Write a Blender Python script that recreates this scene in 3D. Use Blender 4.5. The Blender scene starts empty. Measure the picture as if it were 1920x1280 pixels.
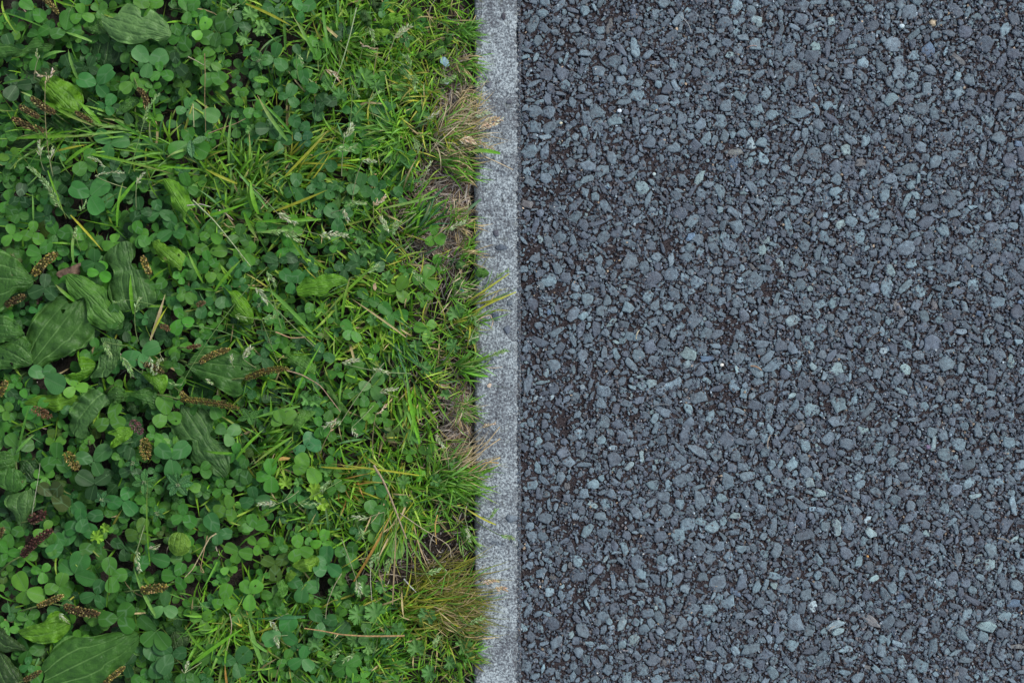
import bpy, math, random
import numpy as np
from mathutils import noise, Vector
from mathutils.geometry import delaunay_2d_cdt

random.seed(7)
rng = np.random.default_rng(11)
scene = bpy.context.scene
COL = scene.collection

# ------------------------------------------------------------------ camera
K = 0.000588            # metres on the ground per photograph pixel
H = 1.57                # height of the camera over the kerb top
cam_d = bpy.data.cameras.new("camera")
cam = bpy.data.objects.new("camera", cam_d)
COL.objects.link(cam)
cam.location = (0, 0, H)
cam.rotation_euler = (0, 0, 0)
cam_d.sensor_width = 36
cam_d.lens = 50
cam_d.clip_start = 0.01
cam_d.clip_end = 200
scene.camera = cam

# ------------------------------------------------------------------ sky and sun (overcast day)
SUN_EL, SUN_AZ = math.radians(46), math.radians(55)      # azimuth clockwise from +Y (north)
world = bpy.data.worlds.new("World")
scene.world = world
world.use_nodes = True
wn = world.node_tree
sky = wn.nodes.new("ShaderNodeTexSky")
sky.sky_type = 'NISHITA'
sky.sun_disc = False
sky.sun_elevation = SUN_EL
sky.sun_rotation = SUN_AZ
sky.air_density = 1.0
sky.dust_density = 1.5
bg = wn.nodes["Background"]
bg.inputs["Strength"].default_value = 0.11
hs = wn.nodes.new("ShaderNodeHueSaturation")          # thin overcast: the blue is greyed all over the sky
hs.inputs["Saturation"].default_value = 0.62
wn.links.new(sky.outputs[0], hs.inputs["Color"])
wn.links.new(hs.outputs[0], bg.inputs[0])
sun_d = bpy.data.lights.new("sun", 'SUN')
sun_d.energy = 1.5
sun_d.angle = math.radians(13)
sun_d.color = (1.0, 0.965, 0.90)
sun = bpy.data.objects.new("sun", sun_d)
COL.objects.link(sun)
d = Vector((math.sin(SUN_AZ) * math.cos(SUN_EL), math.cos(SUN_AZ) * math.cos(SUN_EL), math.sin(SUN_EL)))
sun.rotation_euler = d.to_track_quat('Z', 'Y').to_euler()
sun.location = (0.8, 0.8, 2.5)
vs = scene.view_settings
scene.display_settings.display_device = 'sRGB'
vs.view_transform = 'Standard'
vs.look = 'None'
vs.exposure = 0.66
vs.gamma = 1.0
vs.use_curve_mapping = False
try:
    scene.cycles.max_bounces = 5
    scene.cycles.diffuse_bounces = 3
    scene.cycles.transmission_bounces = 3
    scene.cycles.transparent_max_bounces = 4
except Exception:
    pass

# ------------------------------------------------------------------ helpers
def W(px, py, z=0.0):
    """photograph pixel on the ground -> metres (x to the road, y up the kerb)"""
    s = K * (1 - z / H)
    return ((px - 960) * s, (640 - py) * s, z)

def mesh_np(name, V, T=None, Q=None, col=None, lf=None, smooth=False):
    """mesh from numpy arrays; col = per vertex colour, lf = per vertex leaf coordinates"""
    me = bpy.data.meshes.new(name)
    V = np.asarray(V, dtype=np.float32).reshape(-1, 3)
    T = np.zeros((0, 3), int) if T is None else np.asarray(T, dtype=np.int32).reshape(-1, 3)
    Q = np.zeros((0, 4), int) if Q is None else np.asarray(Q, dtype=np.int32).reshape(-1, 4)
    me.vertices.add(len(V))
    me.vertices.foreach_set("co", V.ravel())
    me.loops.add(T.size + Q.size)
    me.loops.foreach_set("vertex_index", np.concatenate([T.ravel(), Q.ravel()]).astype(np.int32))
    n = len(T) + len(Q)
    me.polygons.add(n)
    st = np.concatenate([np.arange(len(T)) * 3, len(T) * 3 + np.arange(len(Q)) * 4]).astype(np.int32)
    me.polygons.foreach_set("loop_start", st)
    me.polygons.foreach_set("loop_total", np.concatenate([np.full(len(T), 3), np.full(len(Q), 4)]).astype(np.int32))
    me.polygons.foreach_set("use_smooth", np.full(n, bool(smooth)))
    if col is not None:
        c = np.asarray(col, dtype=np.float32).reshape(-1, 3)
        c = np.hstack([c, np.ones((len(c), 1), np.float32)])
        me.attributes.new("tint", 'FLOAT_COLOR', 'POINT').data.foreach_set("color", c.ravel())
    if lf is not None:
        me.attributes.new("lf", 'FLOAT_VECTOR', 'POINT').data.foreach_set("vector", np.asarray(lf, np.float32).ravel())
    me.update(calc_edges=True)
    me.validate()
    return me

class Acc:
    """collects pieces of one mesh"""
    def __init__(s):
        s.V, s.T, s.Q, s.C, s.L, s.n = [], [], [], [], [], 0
    def add(s, V, T=None, Q=None, col=(1, 1, 1), lf=None):
        V = np.asarray(V, float).reshape(-1, 3)
        if T is not None and len(T): s.T.append(np.asarray(T, int).reshape(-1, 3) + s.n)
        if Q is not None and len(Q): s.Q.append(np.asarray(Q, int).reshape(-1, 4) + s.n)
        c = np.asarray(col, float)
        if c.ndim == 1: c = np.tile(c, (len(V), 1))
        s.V.append(V); s.C.append(c)
        s.L.append(np.zeros((len(V), 3)) if lf is None else np.asarray(lf, float).reshape(-1, 3))
        s.n += len(V)
    def mesh(s, name, smooth=False):
        return mesh_np(name, np.vstack(s.V), np.vstack(s.T) if s.T else None, np.vstack(s.Q) if s.Q else None,
                       np.vstack(s.C), np.vstack(s.L), smooth)

def obj(name, me, mat=None, parent=None, loc=None):
    o = bpy.data.objects.new(name, me)
    COL.objects.link(o)
    if mat is not None and me is not None and not me.materials:
        me.materials.append(mat)
    if loc is not None: o.location = loc
    if parent is not None: o.parent = parent
    return o

def thing(name, label, cat, loc=(0, 0, 0), group=None):
    o = bpy.data.objects.new(name, None)
    COL.objects.link(o)
    o.empty_display_size = 0.01
    o.location = loc
    o["label"] = label; o["category"] = cat; o["kind"] = "thing"
    if group: o["group"] = group
    return o

# ------------------------------------------------------------------ materials
class NT:
    def __init__(s, name):
        s.m = bpy.data.materials.new(name)
        s.m.use_nodes = True
        s.t = s.m.node_tree
        s.b = s.t.nodes["Principled BSDF"]
        s.out = s.t.nodes["Material Output"]
    def n(s, typ, **kw):
        nd = s.t.nodes.new(typ)
        for k, v in kw.items():
            if k in nd.inputs: nd.inputs[k].default_value = v
            else: setattr(nd, k, v)
        return nd
    def l(s, a, b): s.t.links.new(a, b)
    def attr(s, name):
        return s.n("ShaderNodeAttribute", attribute_name=name)
    def noise(s, scale, detail=4, rough=0.6, vec=None):
        nd = s.n("ShaderNodeTexNoise"); nd.inputs["Scale"].default_value = scale
        nd.inputs["Detail"].default_value = detail; nd.inputs["Roughness"].default_value = rough
        s.l(vec if vec is not None else s.pos(), nd.inputs["Vector"])
        return nd.outputs["Fac"]
    def pos(s):
        if not hasattr(s, "_p"): s._p = s.n("ShaderNodeNewGeometry").outputs["Position"]
        return s._p
    def math(s, op, a, b=None, c=None, clamp=False):
        nd = s.n("ShaderNodeMath"); nd.operation = op; nd.use_clamp = clamp
        for i, v in enumerate((a, b, c)):
            if v is None: continue
            if isinstance(v, (int, float)): nd.inputs[i].default_value = v
            else: s.l(v, nd.inputs[i])
        return nd.outputs[0]
    def ramp(s, fac, pts):
        nd = s.n("ShaderNodeValToRGB"); cr = nd.color_ramp
        while len(cr.elements) < len(pts): cr.elements.new(0.5)
        for e, (p, c) in zip(cr.elements, pts):
            e.position = p
            e.color = (c, c, c, 1) if isinstance(c, (int, float)) else (*c, 1)
        s.l(fac, nd.inputs[0])
        return nd.outputs[0]
    def mix(s, fac, a, b, mode='MIX'):
        nd = s.n("ShaderNodeMix"); nd.data_type = 'RGBA'; nd.blend_type = mode
        for sock, v in ((nd.inputs[0], fac), (nd.inputs[6], a), (nd.inputs[7], b)):
            if isinstance(v, (int, float)): sock.default_value = v
            elif isinstance(v, tuple): sock.default_value = (*v, 1)
            else: s.l(v, sock)
        return nd.outputs[2]
    def bump(s, h, strength=0.3, dist=0.001):
        nd = s.n("ShaderNodeBump"); nd.inputs["Strength"].default_value = strength
        nd.inputs["Distance"].default_value = dist
        s.l(h, nd.inputs["Height"]); s.l(nd.outputs[0], s.b.inputs["Normal"])
        return nd
    def translucent(s, colour, amount):
        tr = s.n("ShaderNodeBsdfTranslucent"); s.l(colour, tr.inputs[0])
        mx = s.n("ShaderNodeMixShader"); mx.inputs[0].default_value = amount
        s.l(s.b.outputs[0], mx.inputs[1]); s.l(tr.outputs[0], mx.inputs[2])
        s.l(mx.outputs[0], s.out.inputs[0])

def mat_clover():
    t = NT("clover_leaf_green")
    tint = t.attr("tint").outputs["Color"]
    sp = t.n("ShaderNodeSeparateXYZ"); t.l(t.attr("lf").outputs["Vector"], sp.inputs[0])
    u, v = sp.outputs[0], sp.outputs[1]
    av = t.math('ABSOLUTE', v)
    mid = t.math('LESS_THAN', av, 0.05)
    # side veins run forward from the midrib
    w = t.math('SUBTRACT', u, t.math('MULTIPLY', av, 0.55))
    sv = t.math('ABSOLUTE', t.math('SUBTRACT', t.math('FRACT', t.math('MULTIPLY', w, 8.0)), 0.5))
    side = t.math('MULTIPLY', t.math('LESS_THAN', sv, 0.10), 0.30)
    # pale chevron of white clover
    ch = t.math('ABSOLUTE', t.math('SUBTRACT', t.math('ADD', u, t.math('MULTIPLY', av, 0.42)), 0.56))
    chev = t.ramp(ch, [(0.0, 0.55), (0.10, 0.0)])
    n1 = t.noise(330, 3)
    n2 = t.noise(70, 2)
    c = t.mix(t.ramp(n2, [(0.3, 0.0), (0.7, 1.0)]), t.mix(1.0, tint, (0.70, 0.76, 0.74), 'MULTIPLY'), tint)
    c = t.mix(t.math('MULTIPLY', chev, t.ramp(t.math('FRACT', sp.outputs[2]), [(0.25, 0.0), (0.9, 1.0)])), c, (0.16, 0.29, 0.15))
    c = t.mix(side, c, t.mix(1.0, tint, (1.35, 1.3, 1.3), 'MULTIPLY'))
    c = t.mix(t.math('MULTIPLY', mid, 0.4), c, (0.13, 0.25, 0.10))
    c = t.mix(t.ramp(n1, [(0.70, 0.0), (0.78, 0.5)]), c, (0.16, 0.20, 0.12))
    t.l(c, t.b.inputs["Base Color"])
    t.b.inputs["Roughness"].default_value = 0.50
    t.b.inputs["Specular IOR Level"].default_value = 0.35
    t.bump(t.math('ADD', t.math('MULTIPLY', side, 1.0), n1), 0.25, 0.0006)
    t.translucent(t.mix(1.0, c, (1.2, 1.5, 0.5), 'MULTIPLY'), 0.22)
    return t.m

def mat_broad():
    t = NT("broad_leaf_green")
    tint = t.attr("tint").outputs["Color"]
    sp = t.n("ShaderNodeSeparateXYZ"); t.l(t.attr("lf").outputs["Vector"], sp.inputs[0])
    u, v = sp.outputs[0], sp.outputs[1]
    av = t.math('ABSOLUTE', v)
    # ribs converge at base and tip: they sit at fixed fractions of the half width
    f = t.math('MULTIPLY', av, 2.2)
    dist = t.math('ABSOLUTE', t.math('SUBTRACT', t.math('FRACT', t.math('ADD', f, 0.5)), 0.5))
    rib = t.ramp(dist, [(0.0, 1.0), (0.035, 0.75), (0.07, 0.0)])
    groove = t.ramp(dist, [(0.0, 1.0), (0.22, 0.0)])
    rib = t.math('MULTIPLY', rib, t.ramp(u, [(0.0, 1.0), (0.55, 0.6), (0.95, 0.0)]))
    # net veins
    mp = t.n("ShaderNodeMapping"); t.l(t.attr("lf").outputs["Vector"], mp.inputs[0])
    mp.inputs["Scale"].default_value = (8, 4.5, 1)
    vo = t.n("ShaderNodeTexVoronoi"); vo.feature = 'DISTANCE_TO_EDGE'; vo.inputs["Scale"].default_value = 1.0
    t.l(mp.outputs[0], vo.inputs["Vector"])
    net = t.ramp(vo.outputs["Distance"], [(0.0, 0.28), (0.10, 0.0)])
    n1 = t.noise(110, 5, 0.65); n2 = t.noise(420, 3)
    c = t.mix(t.ramp(n1, [(0.32, 0.0), (0.68, 1.0)]), t.mix(1.0, tint, (0.64, 0.70, 0.66), 'MULTIPLY'), t.mix(1.0, tint, (1.15, 1.12, 1.1), 'MULTIPLY'))
    c = t.mix(net, c, t.mix(1.0, tint, (1.35, 1.35, 1.1), 'MULTIPLY'))
    c = t.mix(t.math('MULTIPLY', rib, 0.75), c, (0.19, 0.36, 0.10))
    c = t.mix(t.ramp(n2, [(0.69, 0.0), (0.76, 0.6)]), c, (0.14, 0.17, 0.09))
    t.l(c, t.b.inputs["Base Color"])
    t.b.inputs["Roughness"].default_value = 0.48
    t.b.inputs["Specular IOR Level"].default_value = 0.35
    c = t.mix(t.ramp(t.noise(75, 3), [(0.70, 0.0), (0.74, 0.8)]), c, (0.11, 0.075, 0.03))
    t.l(c, t.b.inputs["Base Color"])
    hgt = t.math('ADD', t.math('MULTIPLY', groove, -0.5), t.math('ADD', t.math('MULTIPLY', vo.outputs["Distance"], 1.4), t.math('MULTIPLY', n2, 0.5)))
    t.bump(hgt, 0.75, 0.0018)
    t.translucent(t.mix(1.0, c, (1.2, 1.5, 0.5), 'MULTIPLY'), 0.20)
    return t.m

def mat_plain(name, rough=0.6, transl=0.2, scale=300, amp=0.45, spec=0.35, bump=0.25):
    t = NT(name)
    tint = t.attr("tint").outputs["Color"]
    n1 = t.noise(scale, 4)
    c = t.mix(t.ramp(n1, [(0.3, 0.0), (0.7, 1.0)]), t.mix(1.0, tint, (1 - amp,) * 3, 'MULTIPLY'), t.mix(1.0, tint, (1 + amp * .5,) * 3, 'MULTIPLY'))
    t.l(c, t.b.inputs["Base Color"])
    t.b.inputs["Roughness"].default_value = rough
    t.b.inputs["Specular IOR Level"].default_value = spec
    if bump: t.bump(n1, bump, 0.0008)
    if transl: t.translucent(c, transl)
    return t.m

def mat_stone():
    t = NT("road_stone")
    tint = t.attr("tint").outputs["Color"]
    n1 = t.noise(800, 5, 0.75); n2 = t.noise(260, 5, 0.7); n3 = t.noise(90, 3)
    c = t.mix(t.ramp(n2, [(0.36, 0.0), (0.64, 1.0)]), t.mix(1.0, tint, (0.66, 0.64, 0.65), 'MULTIPLY'), t.mix(1.0, tint, (1.18, 1.20, 1.20), 'MULTIPLY'))
    c = t.mix(t.ramp(n3, [(0.35, 0.30), (0.6, 0.0)]), c, (0.075, 0.062, 0.070))
    c = t.mix(t.ramp(n1, [(0.56, 0.0), (0.68, 0.60)]), c, (0.050, 0.040, 0.045))
    c = t.mix(t.ramp(t.noise(1300, 2), [(0.66, 0.0), (0.74, 0.45)]), c, (0.34, 0.36, 0.37))
    t.l(c, t.b.inputs["Base Color"])
    t.b.inputs["Roughness"].default_value = 0.6
    t.b.inputs["Specular IOR Level"].default_value = 0.3
    t.bump(t.math('ADD', n1, t.math('MULTIPLY', n2, 1.5)), 0.8, 0.0016)
    return t.m

def mat_bitumen():
    t = NT("bitumen")
    n1 = t.noise(700, 6, 0.75); n2 = t.noise(28, 3)
    c = t.mix(t.ramp(n1, [(0.42, 0.0), (0.62, 1.0)]), (0.016, 0.010, 0.011), (0.150, 0.122, 0.128))
    c = t.mix(t.ramp(t.noise(1300, 2), [(0.66, 0.0), (0.74, 0.5)]), c, (0.22, 0.21, 0.20))
    c = t.mix(t.ramp(n2, [(0.35, 0.25), (0.7, 0.0)]), c, (0.012, 0.009, 0.008))
    t.l(c, t.b.inputs["Base Color"])
    t.b.inputs["Roughness"].default_value = 0.75
    t.b.inputs["Specular IOR Level"].default_value = 0.25
    t.bump(n1, 1.0, 0.005)
    return t.m

def mat_kerb():
    t = NT("weathered_concrete")
    fine = t.noise(420, 3, 0.7); mid = t.noise(150, 5, 0.75); big = t.noise(22, 4, 0.6)
    f = t.math('ADD', t.math('MULTIPLY', fine, 0.6), t.math('MULTIPLY', mid, 0.4))
    f = t.math('ADD', f, t.math('MULTIPLY', t.math('SUBTRACT', big, 0.5), 0.30))
    c = t.ramp(f, [(0.36, (0.075, 0.077, 0.086)), (0.44, (0.140, 0.154, 0.170)), (0.50, (0.220, 0.254, 0.274)), (0.58, (0.46, 0.53, 0.55))])
    # algae traces
    c = t.mix(t.ramp(t.noise(60, 3), [(0.60, 0.0), (0.74, 0.35)]), c, (0.12, 0.13, 0.06))
    # earth washed over the lawn side and tar dust rubbed on the road side
    sx = t.n("ShaderNodeSeparateXYZ"); t.l(t.pos(), sx.inputs[0])
    xm = t.math('ADD', sx.outputs[0], t.math('MULTIPLY', t.math('SUBTRACT', t.noise(38, 5, 0.7), 0.5), 0.050))
    lawn = t.ramp(t.math('MULTIPLY', t.math('ADD', xm, 0.0425), 60.0), [(0.0, 0.75), (0.50, 0.0)])
    tar = t.ramp(t.math('MULTIPLY', t.math('SUBTRACT', 0.0085, xm), 80.0), [(0.0, 0.60), (0.35, 0.0)])
    c = t.mix(t.math('MULTIPLY', lawn, 0.8), c, (0.050, 0.042, 0.036))
    c = t.mix(t.math('MULTIPLY', tar, 0.6), c, (0.105, 0.105, 0.115))
    vo = t.n("ShaderNodeTexVoronoi"); vo.inputs["Scale"].default_value = 190
    t.l(t.pos(), vo.inputs["Vector"])
    pit = t.ramp(vo.outputs["Distance"], [(0.0, 1.0), (0.20, 0.0)])
    c = t.mix(t.math('MULTIPLY', pit, 0.5), c, (0.05, 0.05, 0.057))
    t.l(c, t.b.inputs["Base Color"])
    t.b.inputs["Roughness"].default_value = 0.85
    t.b.inputs["Specular IOR Level"].default_value = 0.2
    t.bump(t.math('SUBTRACT', f, t.math('MULTIPLY', pit, 0.4)), 0.9, 0.003)
    return t.m

def mat_soil():
    t = NT("dark_soil")
    n1 = t.noise(260, 6, 0.7); n2 = t.noise(35, 4)
    c = t.mix(t.ramp(n1, [(0.38, 0.0), (0.66, 1.0)]), (0.010, 0.007, 0.006), (0.075, 0.055, 0.045))
    c = t.mix(t.ramp(t.noise(900, 2), [(0.66, 0.0), (0.75, 0.7)]), c, (0.28, 0.26, 0.24))
    c = t.mix(t.ramp(n2, [(0.4, 0.0), (0.7, 0.5)]), c, (0.03, 0.028, 0.012))
    t.l(c, t.b.inputs["Base Color"])
    t.b.inputs["Roughness"].default_value = 0.9
    t.bump(n1, 0.9, 0.004)
    return t.m

M_CLOVER, M_BROAD = mat_clover(), mat_broad()
M_GRASS = mat_plain("grass_blade", 0.5, 0.28, 260, 0.3)
M_STRAW = mat_plain("dry_straw", 0.75, 0.1, 400, 0.5, 0.2)
M_HERB = mat_plain("lobed_leaf", 0.55, 0.25, 150, 0.35)
M_SEED = mat_plain("seed_husk", 0.7, 0.12, 700, 0.6, 0.25, 0.5)
M_STONE, M_BITUMEN, M_KERB, M_SOIL = mat_stone(), mat_bitumen(), mat_kerb(), mat_soil()

# ------------------------------------------------------------------ ground: soil, asphalt, kerb
def sheet(name, x0, x1, y0, y1, step, zf, mat, smooth=True, col=(1, 1, 1)):
    nx, ny = int((x1 - x0) / step) + 1, int((y1 - y0) / step) + 1
    xs, ys = np.linspace(x0, x1, nx), np.linspace(y0, y1, ny)
    V = np.empty((nx * ny, 3))
    gx, gy = np.meshgrid(xs, ys)
    V[:, 0], V[:, 1] = gx.ravel(), gy.ravel()
    V[:, 2] = [zf(a, b) for a, b in zip(V[:, 0], V[:, 1])]
    i = np.arange(nx * ny).reshape(ny, nx)
    Q = np.stack([i[:-1, :-1], i[:-1, 1:], i[1:, 1:], i[1:, :-1]], -1).reshape(-1, 4)
    return mesh_np(name, V, None, Q, np.tile(np.array(col), (len(V), 1)), None, smooth)

KX0, KX1 = (889 - 960) * K, (975.5 - 960) * K       # kerb faces

def fbm(x, y, s, o=3):
    return noise.fractal(Vector((x * s, y * s, 3.1)), 1.0, 2.0, o)

def soil_z(x, y):
    near = max(0.0, 1 - (KX0 - x) / 0.09)            # rises towards the kerb
    return -0.034 + 0.020 * near * near * (3 - 2 * near) * 0.9 + 0.004 * fbm(x, y, 28) + 0.0025 * fbm(x, y, 130, 2)

def struct(name, me, mat, parent=None):
    o = obj(name, me, mat, parent)
    if parent is None: o["kind"] = "structure"
    return o

soil = struct("soil", sheet("soil", -0.80, KX0 + 0.004, -0.62, 0.62, 0.005, soil_z, M_SOIL), M_SOIL)
far_soil = struct("ground", sheet("ground", -30, KX0 + 0.002, -30, 30, 3.0, lambda x, y: -0.045, M_SOIL), M_SOIL)
def tar_z(x, y):
    e = max(0.0, 1 - (x - KX1) / 0.012)
    return -0.0062 - 0.0005 * e + 0.0012 * fbm(x, y, 60) + 0.0013 * fbm(x, y, 260, 2)
asphalt = struct("asphalt", sheet("asphalt", KX1 - 0.002, 0.86, -0.62, 0.62, 0.0032, tar_z, M_BITUMEN), M_BITUMEN)
road = struct("road", sheet("road", KX1 - 0.001, 30, -30, 30, 3.0, lambda x, y: -0.020, M_BITUMEN), M_BITUMEN)

# kerb: one run of concrete edging with a worn top and chipped arrises
def kerb_mesh():
    prof = []                                        # (x, z, kind) across the kerb
    n = 40
    w = KX1 - KX0
    rows = np.arange(-0.62, 0.6201, 0.0024)
    V = []
    for y in rows:
        cr = 0.0014 * fbm(KX1, y, 34, 4) + 0.0007 * fbm(3, y, 300, 2)      # wander of the road side edge
        cl = 0.0009 * fbm(KX0 + 5, y, 30, 4) + 0.0006 * fbm(8, y, 260, 2)
        py = 640 - y / K
        cr -= 0.0030 * math.exp(-((py - 70) / 30) ** 2)                    # bite in the arris near the top
        a, b = KX0 + cl, KX1 + cr
        V.append((a, y, -0.10))
        V.append((a, y, -0.008))
        for i in range(n + 1):
            f = i / n
            x = a + (b - a) * f
            e = min(f, 1 - f) * w
            z = -0.0022 * math.exp(-((640 - y / K - 657 + 3 * fbm(x, 1, 90)) / 1.0) ** 2) * min(1, .25 + f) - (0.0045 if f > .5 else .0035) * math.exp(-e / (0.0019 if f > .5 else .0016)) + 0.0007 * fbm(x, y, 160, 3) + 0.0006 * fbm(x, y, 600, 2)
            V.append((x, y, z))
        V.append((b, y, -0.008))
        V.append((b, y, -0.10))
    m = n + 5
    r = len(rows)
    i = np.arange(r * m).reshape(r, m)
    Q = np.stack([i[:-1, :-1], i[:-1, 1:], i[1:, 1:], i[1:, :-1]], -1).reshape(-1, 4)
    return mesh_np("kerb", V, None, Q, np.ones((len(V), 3)), None, True)
kerb = struct("kerb", kerb_mesh(), M_KERB)
def box_mesh(name, x0, x1, y0, y1, z0, z1):
    V = [(x, y, z) for z in (z0, z1) for y in (y0, y1) for x in (x0, x1)]
    Q = [(0, 2, 3, 1), (4, 5, 7, 6), (0, 1, 5, 4), (2, 6, 7, 3), (0, 4, 6, 2), (1, 3, 7, 5)]
    return mesh_np(name, V, None, Q, np.ones((8, 3)))
for y0, y1 in ((0.624, 30), (-30, -0.624)):
    struct("kerb", box_mesh("kerb_run", KX0, KX1, y0, y1, -0.10, -0.0005), M_KERB)

# ------------------------------------------------------------------ stones
NS = 9
def stone_arrays(cx, cy, a, b, ang, z, tint, base=-0.012, rseed=rng, sharp=0.27, tilt=0.10):
    """vectorised crushed stones: centre, half length a, half width b (metres); returns V, T, C"""
    n = len(cx)
    th = (np.arange(NS)[None, :] + rseed.uniform(-0.36, 0.36, (n, NS))) / NS * 2 * np.pi
    r = 1 + rseed.uniform(-sharp, sharp, (n, NS))
    ux, uy = np.cos(th) * r, np.sin(th) * r
    # squash towards a box so that corners show
    k = rseed.uniform(0.0, 0.9, (n, 1))
    mx = np.maximum(np.abs(ux), np.abs(uy)) + 1e-6
    q = np.sqrt(ux ** 2 + uy ** 2)
    f = (1 - k) + k * (q / mx) * 0.88
    ux, uy = ux * f, uy * f
    x, y = ux * a[:, None], uy * b[:, None]
    ca, sa = np.cos(ang)[:, None], np.sin(ang)[:, None]
    X, Y = x * ca - y * sa, x * sa + y * ca
    tx, ty = rseed.normal(0, tilt, (n, 1)), rseed.normal(0, tilt, (n, 1))
    mn = np.minimum(a, b)[:, None]
    h = np.clip(mn * 0.6, 0.0005, 0.0030)
    def ring(s, dz):
        return np.stack([cx[:, None] + X * s, cy[:, None] + Y * s, z[:, None] + dz + (X * tx + Y * ty) * s], -1)
    jit = rseed.uniform(-0.10, 0.10, (n, NS)) * h
    cen = np.stack([cx, cy, z + h[:, 0] * 0.12], -1)[:, None, :]
    R1 = ring(0.78, jit * 1.6)
    R2 = ring(0.97, -h * 0.22 + jit * 1.2)
    R3 = ring(1.04, -h * 1.1)
    R4 = ring(1.02, 0); R4[:, :, 2] = base
    V = np.concatenate([cen, R1, R2, R3, R4], 1)          # n, 1+4NS, 3
    m = 1 + 4 * NS
    idx = np.arange(NS); nx = (idx + 1) % NS
    T = [np.stack([np.zeros(NS, int), 1 + idx, 1 + nx], -1)]
    for k2 in range(3):
        o0, o1 = 1 + k2 * NS, 1 + (k2 + 1) * NS
        T.append(np.stack([o0 + idx, o1 + idx, o1 + nx], -1))
        T.append(np.stack([o0 + idx, o1 + nx, o0 + nx], -1))
    T = np.concatenate(T)
    TT = (T[None] + (np.arange(n) * m)[:, None, None]).reshape(-1, 3)
    C = np.repeat(tint[:, None, :], m, 1).reshape(-1, 3)
    return V.reshape(-1, 3), TT, C, m, len(T)

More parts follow.
